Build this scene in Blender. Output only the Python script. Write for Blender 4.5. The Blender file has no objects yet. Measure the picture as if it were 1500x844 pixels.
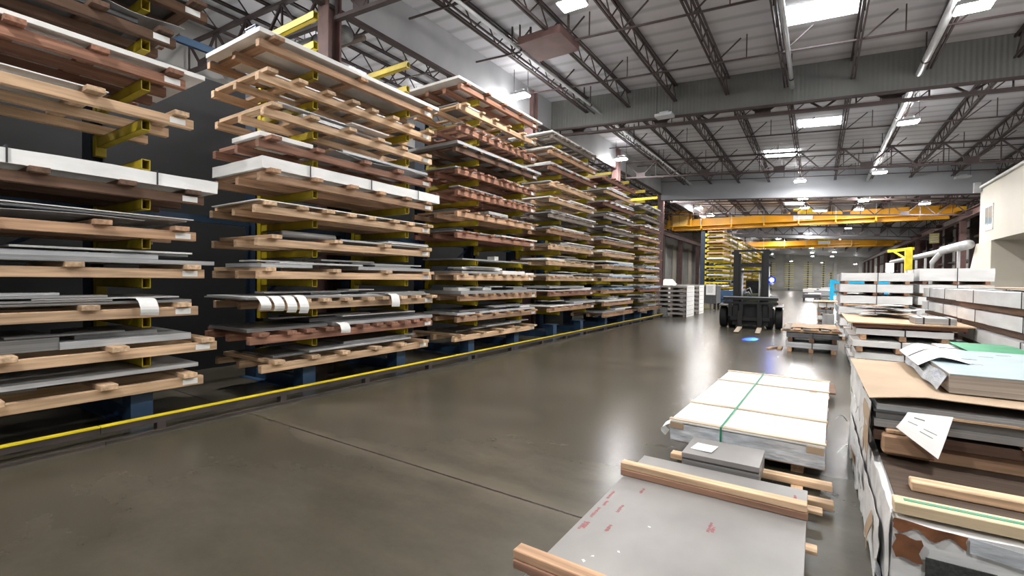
import bpy, bmesh, math, random
from mathutils import Vector, Matrix, noise

scene = bpy.context.scene
C = scene.collection
PI = math.pi
H = 1.62

# ------------------------------------------------------------------ materials
def _new(name):
    m = bpy.data.materials.new(name)
    m.use_nodes = True
    nt = m.node_tree
    return m, nt, nt.nodes, nt.links, nt.nodes['Principled BSDF']

def M(name, col, rough=.6, metal=0., scale=(4, 4, 4), var=.25, rnd=.15, bump=0., detail=4, spec=.5, col2=None):
    """Noise-mottled surface; every object gets its own slight tone."""
    m, nt, n, l, b = _new(name)
    tc = n.new('ShaderNodeTexCoord'); mp = n.new('ShaderNodeMapping')
    mp.inputs['Scale'].default_value = scale
    oi = n.new('ShaderNodeObjectInfo')
    off = n.new('ShaderNodeVectorMath'); off.operation = 'ADD'
    l.new(tc.outputs['Object'], mp.inputs[0]); l.new(mp.outputs[0], off.inputs[0])
    mul = n.new('ShaderNodeMath'); mul.operation = 'MULTIPLY'; mul.inputs[1].default_value = 37.
    l.new(oi.outputs['Random'], mul.inputs[0]); l.new(mul.outputs[0], off.inputs[1])
    nz = n.new('ShaderNodeTexNoise'); nz.inputs['Scale'].default_value = 1.; nz.inputs['Detail'].default_value = detail
    l.new(off.outputs[0], nz.inputs['Vector'])
    mr = n.new('ShaderNodeMapRange'); mr.inputs[1].default_value = .3; mr.inputs[2].default_value = .7
    mr.inputs[3].default_value = 1 - var; mr.inputs[4].default_value = 1 + var * .5
    l.new(nz.outputs['Fac'], mr.inputs[0])
    ro = n.new('ShaderNodeMapRange'); ro.inputs[3].default_value = 1 - rnd; ro.inputs[4].default_value = 1 + rnd
    l.new(oi.outputs['Random'], ro.inputs[0])
    mm = n.new('ShaderNodeMath'); mm.operation = 'MULTIPLY'
    l.new(mr.outputs[0], mm.inputs[0]); l.new(ro.outputs[0], mm.inputs[1])
    sc = n.new('ShaderNodeVectorMath'); sc.operation = 'SCALE'
    if col2:
        mx = n.new('ShaderNodeMix'); mx.data_type = 'RGBA'
        mx.inputs[6].default_value = (*col, 1); mx.inputs[7].default_value = (*col2, 1)
        l.new(nz.outputs['Fac'], mx.inputs[0]); l.new(mx.outputs[2], sc.inputs[0])
    else:
        sc.inputs[0].default_value = col
    l.new(mm.outputs[0], sc.inputs['Scale']); l.new(sc.outputs[0], b.inputs['Base Color'])
    b.inputs['Roughness'].default_value = rough; b.inputs['Metallic'].default_value = metal
    b.inputs['Specular IOR Level'].default_value = spec
    if bump:
        bp = n.new('ShaderNodeBump'); bp.inputs['Strength'].default_value = bump; bp.inputs['Distance'].default_value = .02
        l.new(nz.outputs['Fac'], bp.inputs['Height']); l.new(bp.outputs[0], b.inputs['Normal'])
    return m

def emis(name, col, strength):
    m, nt, n, l, b = _new(name)
    b.inputs['Base Color'].default_value = (.9, .9, .9, 1)
    try: m.cycles.emission_sampling = 'FRONT'
    except Exception: pass
    b.inputs['Emission Color'].default_value = (*col, 1); b.inputs['Emission Strength'].default_value = strength
    return m

WY = (28, 1.6, 28); WX = (1.6, 28, 28)
MT = {
 'pine_y': M('pine_y', (.62, .42, .26), .75, scale=WY, var=.4, rnd=.2), 'pine_x': M('pine_x', (.62, .43, .27), .75, scale=WX, var=.4, rnd=.2),
 'tan_y': M('tan_y', (.47, .29, .175), .8, scale=WY, var=.4, rnd=.25), 'tan_x': M('tan_x', (.47, .29, .175), .8, scale=WX, var=.4, rnd=.25),
 'red_y': M('red_y', (.31, .155, .10), .8, scale=WY, var=.45, rnd=.3), 'red_x': M('red_x', (.31, .155, .10), .8, scale=WX, var=.45, rnd=.3),
 'brown_y': M('brown_y', (.15, .082, .05), .8, scale=WY, var=.45, rnd=.3), 'brown_x': M('brown_x', (.15, .085, .055), .8, scale=WX, var=.45, rnd=.3),
 'grey_y': M('grey_y', (.30, .25, .21), .8, scale=WY, var=.4, rnd=.25), 'grey_x': M('grey_x', (.30, .25, .21), .8, scale=WX, var=.4, rnd=.25),
 'alu': M('alu', (.47, .48, .49), .38, .25, scale=(1, 1, 90), var=.3, rnd=.25),
 'steel': M('steel', (.30, .30, .30), .42, .3, scale=(1, 1, 90), var=.3, rnd=.3),
 'dark': M('dark', (.10, .10, .105), .5, .2, scale=(1, 1, 90), var=.3, rnd=.3),
 'white': M('white', (.80, .79, .77), .55, scale=(3, 3, 10), var=.14, rnd=.08),
 'wrap': M('wrap', (.85, .85, .84), .45, scale=(1.5, 1.5, 6), var=.12, rnd=.08, bump=.5),
 'film': M('film', (.62, .66, .70), .25, scale=(6, 6, 20), var=.3, rnd=.05, bump=.6),
 'paper': M('paper', (.85, .85, .83), .8, scale=(6, 6, 6), var=.05, rnd=.03),
 'card': M('card', (.44, .325, .22), .85, scale=(2, 2, 2), var=.12, rnd=.04),
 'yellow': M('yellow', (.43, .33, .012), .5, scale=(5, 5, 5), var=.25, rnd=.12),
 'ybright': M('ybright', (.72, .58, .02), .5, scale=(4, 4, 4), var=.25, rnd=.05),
 'orange': M('orange', (.80, .40, .015), .45, scale=(1, 1, 1), var=.15, rnd=.05),
 'blue': M('blue', (.030, .075, .15), .5, scale=(4, 4, 4), var=.3, rnd=.1),
 'oxide': M('oxide', (.11, .060, .055), .6, scale=(3, 3, 3), var=.3, rnd=.1),
 'girder': M('girder', (.048, .031, .031), .6, scale=(3, 3, 3), var=.3, rnd=.1),
 'black': M('black', (.007, .007, .0075), .5, scale=(4, 4, 4), var=.3, rnd=.1),
 'rubber': M('rubber', (.008, .008, .0085), .75, scale=(9, 9, 9), var=.4, rnd=.1),
 'olive': M('olive', (.06, .075, .03), .5, scale=(3, 3, 3), var=.3, rnd=.05),
 'railb': M('railb', (.055, .042, .036), .6, scale=(4, 4, 4), var=.4, rnd=.1),
 'galv': M('galv', (.55, .56, .58), .35, .35, scale=(3, 3, 3), var=.2, rnd=.05),
 'curtain': M('curtain', (.40, .41, .43), .6, scale=(.6, .6, .3), var=.25, rnd=0),
 'bulk': M('bulk', (.20, .21, .20), .7, scale=(.5, 2.0, .4), var=.35, rnd=0),
 'cream': M('cream', (.62, .58, .51), .6, scale=(.4, .4, .4), var=.06, rnd=.02),
 'cream2': M('cream2', (.62, .57, .48), .6, scale=(.4, .4, .4), var=.06, rnd=.02),
 'concrete': M('concrete', (.42, .41, .39), .85, scale=(.25, .25, .5), var=.3, rnd=.05),
 'glass': M('glass', (.25, .33, .38), .1, scale=(1, 1, 1), var=.1, rnd=0),
 'green': M('green', (.02, .30, .13), .4, scale=(4, 4, 4), var=.3, rnd=0),
 'gstrap': M('gstrap', (.03, .26, .14), .4, scale=(4, 4, 4), var=.1, rnd=0),
 'cyan': M('cyan', (.01, .50, .85), .35, scale=(3, 3, 3), var=.1, rnd=0),
 'pink': M('pink', (.80, .06, .30), .6, var=.1, rnd=0),
 'ink': M('ink', (.03, .03, .035), .7, var=.1, rnd=0),
 'redink': M('redink', (.33, .07, .08), .6, scale=(60, 60, 60), var=.5, rnd=.1),
 'label': M('label', (.05, .055, .05), .6, scale=(60, 60, 60), var=.6, rnd=.1),
 'torn': M('torn', (.24, .10, .045), .85, scale=(9, 9, 9), var=.4, rnd=.1),
 'led': emis('led', (1, .98, .96), 300.), 'uplight': emis('uplight', (1, .98, .96), 45.),
 'sky': emis('sky_panel', (.95, .98, 1), 9.),
 'bluelamp': emis('bluelamp', (0, .003, 1), 18.), 'bluecore': emis('bluecore', (.3, .45, 1), 60.),
 'worklamp': emis('worklamp', (1, 1, 1), 9.),
 'greenlamp': emis('greenlamp', (.1, 1, .3), 4.),
 'olivesign': M('olivesign', (.40, .36, .14), .6, var=.2), 'amber': emis('amber', (1, .35, .03), .8),
}

MT['pale_x'] = M('pale_x', (.60, .50, .38), .8, scale=WX, var=.3, rnd=.05)
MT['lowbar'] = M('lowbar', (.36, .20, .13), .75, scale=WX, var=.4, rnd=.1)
MT['deckgrey'] = M('deckgrey', (.50, .48, .46), .7, scale=(1, 1, 60), var=.4, rnd=.15)
MT['ypale'] = M('ypale', (.66, .60, .22), .6, var=.1, rnd=.15)
MT['bluefilm'] = M('bluefilm', (.33, .52, .72), .3, .1, scale=(4, 4, 20), var=.25, rnd=.1)
MT['cabinet'] = M('cabinet', (.66, .42, .12), .6, var=.1, rnd=.05)
MT['shadewood'] = M('shadewood', (.075, .048, .032), .85, scale=WX, var=.4, rnd=0)  # wood darkened to carry the shadow inside the cardboard topped pile
MT['palest_x'] = M('palest_x', (.70, .56, .36), .75, scale=WX, var=.25, rnd=0)
MT['tear'] = M('tear', (.72, .71, .70), .5, scale=(5, 5, 5), var=.3, rnd=.1)
def stripe_mat(name, base, dark, freq, axis, line=0.):
    """corrugated or panelled metal: regular ribs as bump and thin dark seams"""
    m, nt, n, l, b = _new(name)
    tc = n.new('ShaderNodeTexCoord'); w = n.new('ShaderNodeTexWave'); w.wave_type = 'BANDS'; w.bands_direction = axis
    w.inputs['Scale'].default_value = freq; w.inputs['Distortion'].default_value = .6; w.inputs['Detail'].default_value = 2
    l.new(tc.outputs['Object'], w.inputs[0])
    nz = n.new('ShaderNodeTexNoise'); nz.inputs['Scale'].default_value = .7; nz.inputs['Detail'].default_value = 6
    l.new(tc.outputs['Object'], nz.inputs['Vector'])
    mx = n.new('ShaderNodeMix'); mx.data_type = 'RGBA'; mx.inputs[6].default_value = (*base, 1); mx.inputs[7].default_value = (*dark, 1)
    l.new(nz.outputs['Fac'], mx.inputs[0])
    lr = n.new('ShaderNodeMapRange'); lr.inputs[1].default_value = 0; lr.inputs[2].default_value = .35; lr.inputs[3].default_value = 1 - line; lr.inputs[4].default_value = 1
    l.new(w.outputs['Fac'], lr.inputs[0])
    sc = n.new('ShaderNodeVectorMath'); sc.operation = 'SCALE'; l.new(mx.outputs[2], sc.inputs[0]); l.new(lr.outputs[0], sc.inputs['Scale']); l.new(sc.outputs[0], b.inputs['Base Color'])
    bp = n.new('ShaderNodeBump'); bp.inputs['Strength'].default_value = .25; bp.inputs['Distance'].default_value = .04
    l.new(w.outputs['Fac'], bp.inputs['Height']); l.new(bp.outputs[0], b.inputs['Normal'])
    b.inputs['Roughness'].default_value = .6
    return m
MT['deck'] = stripe_mat('deck', (.57, .57, .60), (.40, .40, .43), .55, 'Y', .30)
MT['corrug'] = stripe_mat('corrug', (.145, .148, .14), (.075, .078, .074), 3.2, 'X')
MT['corrug2'] = stripe_mat('corrug2', (.34, .355, .38), (.25, .26, .28), 3.2, 'Y')

def floor_mat():
    m, nt, n, l, b = _new('polished_concrete')
    tc = n.new('ShaderNodeTexCoord')
    def nz(s, d, r=.6, sc=(1, 1, 1)):
        mp = n.new('ShaderNodeMapping'); mp.inputs['Scale'].default_value = sc
        l.new(tc.outputs['Object'], mp.inputs[0])
        t = n.new('ShaderNodeTexNoise'); t.inputs['Scale'].default_value = s; t.inputs['Detail'].default_value = d; t.inputs['Roughness'].default_value = r
        l.new(mp.outputs[0], t.inputs['Vector']); return t
    a = nz(.8, 9, .62, (.8, 1.3, 1)); c = nz(2.4, 3, .5, (.6, 1.4, 1)); sp = nz(22, 5, .7)
    ramp = n.new('ShaderNodeValToRGB'); l.new(a.outputs['Fac'], ramp.inputs[0])
    e = ramp.color_ramp.elements; e[0].position = .28; e[0].color = (.056, .051, .037, 1); e[1].position = .85; e[1].color = (.118, .104, .082, 1)
    mx = n.new('ShaderNodeMix'); mx.data_type = 'RGBA'; mx.blend_type = 'MULTIPLY'; mx.inputs[0].default_value = .8
    r2 = n.new('ShaderNodeValToRGB'); l.new(c.outputs['Fac'], r2.inputs[0])
    e = r2.color_ramp.elements; e[0].position = .1; e[0].color = (.72, .72, .71, 1); e[1].position = .9; e[1].color = (1.2, 1.2, 1.18, 1)
    l.new(ramp.outputs[0], mx.inputs[6]); l.new(r2.outputs[0], mx.inputs[7])
    mx2 = n.new('ShaderNodeMix'); mx2.data_type = 'RGBA'; mx2.blend_type = 'MULTIPLY'; mx2.inputs[0].default_value = .25
    r3 = n.new('ShaderNodeValToRGB'); l.new(sp.outputs['Fac'], r3.inputs[0])
    e = r3.color_ramp.elements; e[0].position = .2; e[0].color = (.7, .7, .7, 1); e[1].position = .8; e[1].color = (1.15, 1.15, 1.15, 1)
    l.new(mx.outputs[2], mx2.inputs[6]); l.new(r3.outputs[0], mx2.inputs[7])
    # saw-cut joints across the aisle every 6.2 m, with a dusty pale band beside them
    sx = n.new('ShaderNodeSeparateXYZ'); l.new(tc.outputs['Object'], sx.inputs[0])
    wob = n.new('ShaderNodeMath'); wob.operation = 'MULTIPLY_ADD'; wob.inputs[1].default_value = .03
    l.new(sp.outputs['Fac'], wob.inputs[0]); l.new(sx.outputs['Y'], wob.inputs[2])
    ad = n.new('ShaderNodeMath'); ad.operation = 'ADD'; ad.inputs[1].default_value = -2.925 + 6.2 * 20 + 3.1
    l.new(wob.outputs[0], ad.inputs[0])
    md = n.new('ShaderNodeMath'); md.operation = 'MODULO'; md.inputs[1].default_value = 6.2; l.new(ad.outputs[0], md.inputs[0])
    sb = n.new('ShaderNodeMath'); sb.operation = 'SUBTRACT'; sb.inputs[1].default_value = 3.1; l.new(md.outputs[0], sb.inputs[0])
    ab = n.new('ShaderNodeMath'); ab.operation = 'ABSOLUTE'; l.new(sb.outputs[0], ab.inputs[0])
    def below(v, src):
        t = n.new('ShaderNodeMath'); t.operation = 'LESS_THAN'; t.inputs[1].default_value = v; l.new(src, t.inputs[0]); return t
    soft = n.new('ShaderNodeMapRange'); soft.inputs[1].default_value = .01; soft.inputs[2].default_value = .22; soft.inputs[3].default_value = .55; soft.inputs[4].default_value = 0
    l.new(ab.outputs[0], soft.inputs[0])
    dusty = n.new('ShaderNodeMath'); dusty.operation = 'MULTIPLY'; l.new(soft.outputs[0], dusty.inputs[0]); l.new(c.outputs['Fac'], dusty.inputs[1])
    mx3 = n.new('ShaderNodeMix'); mx3.data_type = 'RGBA'; mx3.inputs[7].default_value = (.22, .19, .15, 1)
    l.new(dusty.outputs[0], mx3.inputs[0]); l.new(mx2.outputs[2], mx3.inputs[6])
    mx4 = n.new('ShaderNodeMix'); mx4.data_type = 'RGBA'; mx4.inputs[7].default_value = (.02, .017, .014, 1)
    jl = below(.010, ab.outputs[0]); l.new(jl.outputs[0], mx4.inputs[0]); l.new(mx3.outputs[2], mx4.inputs[6])
    l.new(mx4.outputs[2], b.inputs['Base Color'])
    rr = n.new('ShaderNodeMapRange'); rr.inputs[1].default_value = .3; rr.inputs[2].default_value = .7; rr.inputs[3].default_value = .27; rr.inputs[4].default_value = .27
    l.new(c.outputs['Fac'], rr.inputs[0]); l.new(rr.outputs[0], b.inputs['Roughness'])
    b.inputs['Specular IOR Level'].default_value = .55
    return m
MT['floor'] = floor_mat()

# ------------------------------------------------------------------ mesh helpers
class MB:
    def __init__(s): s.v = []; s.f = []
    def add(s, vs, fs):
        k = len(s.v); s.v += [tuple(v) for v in vs]; s.f += [tuple(i + k for i in f) for f in fs]; return s
    def box(s, x0, x1, y0, y1, z0, z1):
        return s.add([(x0, y0, z0), (x1, y0, z0), (x1, y1, z0), (x0, y1, z0), (x0, y0, z1), (x1, y0, z1), (x1, y1, z1), (x0, y1, z1)],
                     [(3, 2, 1, 0), (4, 5, 6, 7), (0, 1, 5, 4), (1, 2, 6, 5), (2, 3, 7, 6), (3, 0, 4, 7)])
    def bar(s, p, q, w, h=None, up=(0, 0, 1)):
        p = Vector(p); q = Vector(q); h = h or w; d = (q - p).normalized(); u = Vector(up)
        if abs(d.dot(u)) > .98: u = Vector((1, 0, 0))
        a = d.cross(u).normalized(); u = a.cross(d)
        c = [a * (-w / 2) - u * (h / 2), a * (w / 2) - u * (h / 2), a * (w / 2) + u * (h / 2), a * (-w / 2) + u * (h / 2)]
        return s.add([p + x for x in c] + [q + x for x in c], [(3, 2, 1, 0), (4, 5, 6, 7), (0, 1, 5, 4), (1, 2, 6, 5), (2, 3, 7, 6), (3, 0, 4, 7)])
    def tube(s, pts, r, n=8):
        pts = [Vector(p) for p in pts]; vs = []; fs = []
        for i, p in enumerate(pts):
            d = (pts[min(i + 1, len(pts) - 1)] - pts[max(i - 1, 0)]).normalized()
            u = Vector((0, 0, 1)) if abs(d.z) < .95 else Vector((1, 0, 0))
            a = d.cross(u).normalized(); u = a.cross(d)
            for k in range(n):
                t = 2 * PI * k / n; vs.append(p + a * (r * math.cos(t)) + u * (r * math.sin(t)))
        for i in range(len(pts) - 1):
            for k in range(n):
                fs.append((i * n + k, i * n + (k + 1) % n, (i + 1) * n + (k + 1) % n, (i + 1) * n + k))
        fs += [tuple(range(n))[::-1], tuple((len(pts) - 1) * n + k for k in range(n))]
        return s.add(vs, fs)
    def lathe(s, prof, n=20, axis='X', c=(0, 0, 0)):
        vs = []; fs = []; m = len(prof)
        for k in range(n):
            t = 2 * PI * k / n
            for (r, h) in prof:
                a, b = r * math.cos(t), r * math.sin(t)
                v = (h, a, b) if axis == 'X' else (a, b, h) if axis == 'Z' else (a, h, b)
                vs.append((v[0] + c[0], v[1] + c[1], v[2] + c[2]))
        for k in range(n):
            for i in range(m - 1):
                fs.append((k * m + i, k * m + i + 1, ((k + 1) % n) * m + i + 1, ((k + 1) % n) * m + i))
        fs.append(tuple(k * m for k in range(n))[::-1]); fs.append(tuple(k * m + m - 1 for k in range(n)))
        return s.add(vs, fs)
    def grid(s, fn, nu, nv, th, td=(0, 0, -1)):
        """a bent sheet of thickness th: fn(u, v) -> top point"""
        vs = []; fs = []; W = nv + 1; K = (nu + 1) * W
        for dz in (0, -th):
            for i in range(nu + 1):
                for j in range(nv + 1):
                    p = fn(i / nu, j / nv); vs.append((p[0] - td[0] * dz, p[1] - td[1] * dz, p[2] - td[2] * dz))
        for i in range(nu):
            for j in range(nv):
                a = i * W + j; q = (a, a + W, a + W + 1, a + 1); fs.append(q); fs.append(tuple(K + x for x in q[::-1]))
        edge = [i * W for i in range(nu + 1)] + [nu * W + j for j in range(1, nv + 1)] + [i * W + nv for i in range(nu - 1, -1, -1)] + [j for j in range(nv - 1, 0, -1)]
        for a, b in zip(edge, edge[1:] + edge[:1]): fs.append((b, a, K + a, K + b))
        return s.add(vs, fs)
    def mesh(s, name, mat, bev=0., smooth=False):
        me = bpy.data.meshes.new(name); me.from_pydata(s.v, [], s.f)
        bm = bmesh.new(); bm.from_mesh(me)
        bmesh.ops.recalc_face_normals(bm, faces=bm.faces)
        if bev: bmesh.ops.bevel(bm, geom=bm.edges[:], offset=bev, segments=1, affect='EDGES')
        bm.to_mesh(me); bm.free()
        if smooth:
            for p in me.polygons: p.use_smooth = True
        me.materials.append(MT[mat] if isinstance(mat, str) else mat); return me
    def build(s, name, mat, parent=None, loc=(0, 0, 0), rot=(0, 0, 0), bev=0., smooth=False):
        return put(name, s.mesh(name, mat, bev, smooth), parent, loc, rot)

def put(name, me, parent=None, loc=(0, 0, 0), rot=(0, 0, 0)):
    o = bpy.data.objects.new(name, me); C.objects.link(o)
    o.parent = parent; o.location = loc; o.rotation_euler = rot
    return o
def tag(o, label=None, cat=None, group=None, kind=None):
    for k, v in (('label', label), ('category', cat), ('group', group), ('kind', kind)):
        if v: o[k] = v
    return o
def thing(name, label, cat, loc=(0, 0, 0), rot=0., group=None):
    return tag(put(name, None, None, loc, (0, 0, rot)), label, cat, group)
def struct(name, mb, mat, **k): return tag(mb.build(name, mat, **k), kind='structure')

_cache = {}
def boxm(sx, sy, sz, mat, bev=0.):
    """a cached board or block centred in plan, base at z 0"""
    k = (round(sx, 3), round(sy, 3), round(sz, 3), mat, bev)
    if k not in _cache: _cache[k] = MB().box(-sx / 2, sx / 2, -sy / 2, sy / 2, 0, sz).mesh('board', mat, bev)
    return _cache[k]

def puffy(sx, sy, sz, amp, seed, mat, cut=.12):
    """a wrapped pack: a box whose faces bulge and crease"""
    bm = bmesh.new(); bmesh.ops.create_cube(bm, size=1)
    nx, ny, nz = max(2, min(14, int(sx / cut))), max(2, min(30, int(sy / cut))), 3
    for ax, nn in ((0, nx), (1, ny), (2, nz)):
        for i in range(1, nn):
            co = [0, 0, 0]; co[ax] = -.5 + i / nn; no = [0, 0, 0]; no[ax] = 1
            bmesh.ops.bisect_plane(bm, geom=bm.verts[:] + bm.edges[:] + bm.faces[:], plane_co=co, plane_no=no)
    for v in bm.verts:
        p = Vector((v.co.x * sx, v.co.y * sy, (v.co.z + .5) * sz))
        q = p * 3.1 + Vector((seed * 7.3, seed * 3.1, seed * 1.7))
        d = Vector((noise.noise(q), noise.noise(q + Vector((31, 7, 3))), noise.noise(q + Vector((5, 77, 13))) * .6)) * amp
        if v.co.z < -.45: d.z = abs(d.z) * .3
        v.co = p + d
    me = bpy.data.meshes.new('pack'); bm.to_mesh(me); bm.free(); me.materials.append(MT[mat]); return me

def strap(parent, sx, sy, sz, at, mat='ink', w=.02, along='X', base=0.):
    """a band round a pack: across it (along X) at local y = at, or lengthwise at local x = at"""
    e = .006; mb = MB()
    if along == 'X':
        x = sx / 2 + e; z = base + sz + e; y0, y1 = at - w / 2, at + w / 2
        mb.box(-x, x, y0, y1, z - .004, z + .002); mb.box(x - .004, x + .002, y0, y1, base, z); mb.box(-x - .002, -x + .004, y0, y1, base, z)
    else:
        y = sy / 2 + e; z = base + sz + e; x0, x1 = at - w / 2, at + w / 2
        mb.box(x0, x1, -y, y, z - .004, z + .002); mb.box(x0, x1, y - .004, y + .002, base, z); mb.box(x0, x1, -y - .002, -y + .004, base, z)
    return mb.build('strap', mat, parent)

# ------------------------------------------------------------------ room shell
def roof(x): return 7.88 - .065 * (x + 8)
XL, XR, YB, YF = -14., 9.4, -7., 120.
struct('floor', MB().box(XL, XR, YB, YF, -.2, 0), 'floor')
struct('ceiling', MB().add([(XL, YB, roof(XL)), (XR, YB, roof(XR)), (XR, YF, roof(XR)), (XL, YF, roof(XL)),
    (XL, YB, roof(XL) + .2), (XR, YB, roof(XR) + .2), (XR, YF, roof(XR) + .2), (XL, YF, roof(XL) + .2)],
    [(0, 1, 2, 3), (7, 6, 5, 4), (0, 4, 5, 1), (1, 5, 6, 2), (2, 6, 7, 3), (3, 7, 4, 0)]), 'deck')
struct('wall_left', MB().box(XL - .3, XL, YB, YF, -.2, roof(XL) + .2), 'concrete')
struct('wall_right', MB().box(XR, XR + .3, YB, YF, -.2, roof(XR) + .4), 'concrete')
struct('wall_far', MB().box(XL, XR, YF, YF + .3, -.2, 8.6), 'concrete')
for i, x in enumerate((-10, -5.6, -1.2, 3.2, 7.4)):
    struct('wall_far_pilaster', MB().box(x - .3, x + .3, YF - .5, YF, 0, roof(x)), 'concrete')
struct('wall_behind_rack', MB().box(-9.0, -8.85, YB, 21.9, 0, 5.0), M('shade_wall', (.02, .02, .021), .9, scale=(.3, .3, .6), var=.3, rnd=0))  # put in to block light; near-black paints the dark behind the rack
# draft curtain of sheet metal down the length of the rack aisle, and the cross bulkheads
cm = MB()
cm.box(-8.03, -7.97, YB, YF, 6.87, roof(-8) - .01)
struct('wall_curtain', cm, 'curtain')
struct('trim_1', MB().box(-8.07, -7.93, YB, YF, 6.80, 6.87), 'girder')
def bulkhead(n, y, zl, sl, mat, tail=XR):
    x0 = -7.96; f = lambda x: zl - sl * (x + 8)
    struct('wall_bulkhead', MB().add([(x0, y, f(x0)), (tail, y, f(tail)), (tail, y, roof(tail)), (x0, y, roof(x0)),
        (x0, y + .06, f(x0)), (tail, y + .06, f(tail)), (tail, y + .06, roof(tail)), (x0, y + .06, roof(x0))],
        [(0, 1, 2, 3), (7, 6, 5, 4), (0, 4, 5, 1), (1, 5, 6, 2), (2, 6, 7, 3), (3, 7, 4, 0)]), mat)
    struct('trim_2', MB().bar((x0, y + .03, f(x0)), (tail, y + .03, f(tail)), .12, .05), 'girder')
bulkhead(1, 14.62, 6.88, .063, 'corrug')
bulkhead(2, 28.5, 6.45, .06, 'corrug2')
bulkhead(3, 57., 6.6, .06, 'corrug2')

# open-web joists along the building, one object each
for j in range(-9, 8):
    x = -.8 + 1.45 * j
    if x < XL + .2 or x > XR - .2: continue
    zt = roof(x) - .05; zb = zt - .50; y0, y1 = YB + .1, 90.
    m = MB()
    for dx in (-.035, .035):
        m.box(x + dx - .02, x + dx + .02, y0, y1, zt - .045, zt)
        m.box(x + dx - .018, x + dx + .018, y0, y1, zb, zb + .04)
    k = 0; y = y0
    while y < y1 - .6:
        a, b = (zb + .02, zt - .02) if k % 2 == 0 else (zt - .02, zb + .02)
        m.bar((x, y, a), (x, y + .45, b), .024)
        y += .45; k += 1
    struct('ceiling_beam_joist', m, 'girder')
# bridging angles across the joists, with their loose diagonal rods
rb = random.Random(4)
for i, yy in enumerate([-3, -.6, 1.8, 4.2, 7.4, 9.8, 12.3, 16.9, 19.2, 22.9, 25.2, 27.2, 31, 34, 37.5, 41, 46, 52]):
    m = MB()
    for s0, s1 in ((-13.2, -8.3), (-7.6, 9.2)):
        m.bar((s0, yy, roof(s0) - .56), (s1, yy, roof(s1) - .56), .035)
    struct('ceiling_beam_bridging', m, 'girder')
    if yy < 28:
        m = MB()
        for j in range(-9, 7):
            x = -.8 + 1.45 * j
            if abs(x + 8) < 1.2 and x < -8: continue
            z = roof(x)
            m.bar((x + .08, yy + .02, z - .54), (x + .62, yy + .02, z - .10), .028)
            if j % 2: m.bar((x + .75, yy, z - .60), (x + .75, yy, z - .05), .022)
        struct('ceiling_beam_rod', m, 'girder')

# columns and the joist girders that cross the building on the column lines
for y in (-2., 5.7, 13.3, 21.1, 28.7, 44.1, 51.8, 59.5, 67.2):
    m = MB(); x = -8.; z1 = roof(x) - .1
    m.box(x - .16, x + .16, y - .15, y - .125, 0, z1); m.box(x - .16, x + .16, y + .125, y + .15, 0, z1); m.box(x - .012, x + .012, y - .125, y + .125, 0, z1)
    struct('column_steel', m, 'oxide')
for gi, y in enumerate((-2., 5.7, 15.0, 21.9, 30.0, 36.4, 44.1, 51.8)):
    m = MB()
    for xa, xb in ((-13.9, -8.2), (-7.8, 9.3)):
        top = lambda x: roof(x) - .58
        bot = lambda x: roof(x) - (1.10 if gi == 2 else 1.32)
        m.bar((xa, y, top(xa)), (xb, y, top(xb)), .10, .06); m.bar((xa, y, bot(xa)), (xb, y, bot(xb)), .11, .07)
        n = int((xb - xa) / 1.42); w = (xb - xa) / n
        for k in range(n):
            a = xa + w * k; mid = a + w / 2
            m.bar((a, y, top(a)), (mid, y, bot(mid)), .05); m.bar((mid, y, bot(mid)), (a + w, y, top(a + w)), .05)
            if k % 2 == 0: m.box(mid - .2, mid + .2, y - .02, y + .02, bot(mid), bot(mid) + .22)
            m.bar((a, y, top(a)), (a, y, bot(a)), .035)
    struct('ceiling_beam_girder', m, 'girder')

# sprinkler and conduit pipes along the building
def pipe(x, y0, y1, drop, r, mat, label):
    z = roof(x) - drop
    t = thing('ceiling_pipe', label, 'pipe', (x, y0, z))
    MB().tube([(0, 0, 0), (0, y1 - y0, 0)], r, 10).build('pipe_run', mat, t, smooth=True)
    y = 1.0
    while y < min(y1 - y0, 34):
        m = MB(); m.box(-.012, .012, y - .02, y + .02, r, drop - .01); m.lathe([(r + .012, y - .03), (r + .012, y + .03)], 10, 'Y')
        m.build('pipe_hanger', 'girder', t); y += 4.2
pipe(1.93, -4, 28.4, .62, .075, 'galv', 'thick pale pipe hung under the roof above the low white pack')
pipe(-.81 + .16, -4, 14.5, .62, .05, 'galv', 'slim pale pipe under the roof ending at the dark cross bulkhead')
pipe(-6.12, -4, 28.3, .60, .04, 'galv', 'bright conduit pipe under the roof running beside the grey draft curtain')
pipe(-6.34, -4, 28.3, .60, .025, 'girder', 'thin dark conduit pipe running alongside the bright conduit pipe')
# galvanised duct over the racks at the top corner
t = thing('ventilation_duct', 'dark round duct crossing the roof trusses above the rack', 'duct', (-8.4, 6.4, 6.75))
MB().tube([(0, 0, 0), (-4.9, 0, .25)], .17, 14).build('duct_run', 'steel', t, smooth=True)
MB().tube([(0.02, .42, .1), (-4.9, .42, .35)], .07, 10).build('duct_branch', 'grey_x', t, smooth=True)
for k in range(4): MB().lathe([(.185, -1.0 - k * 1.1), (.185, -.95 - k * 1.1)], 14, 'X', (0, 0, .05 + .05 * k)).build('duct_collar', 'dark', t)
# brown panel under the joists
t = thing('roof_hung_box', 'dark brown box hung between the roof joists above the aisle', 'box', (-5.35, 9.65, 0))
MB().box(-.55, .55, -.5, .5, 7.02, 7.20).build('casing', 'oxide', t, bev=.01)
for sx in (-.5, .5): MB().box(sx - .02, sx + .02, -.02, .02, 7.20, 7.64).build('hanger', 'girder', t)

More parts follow.
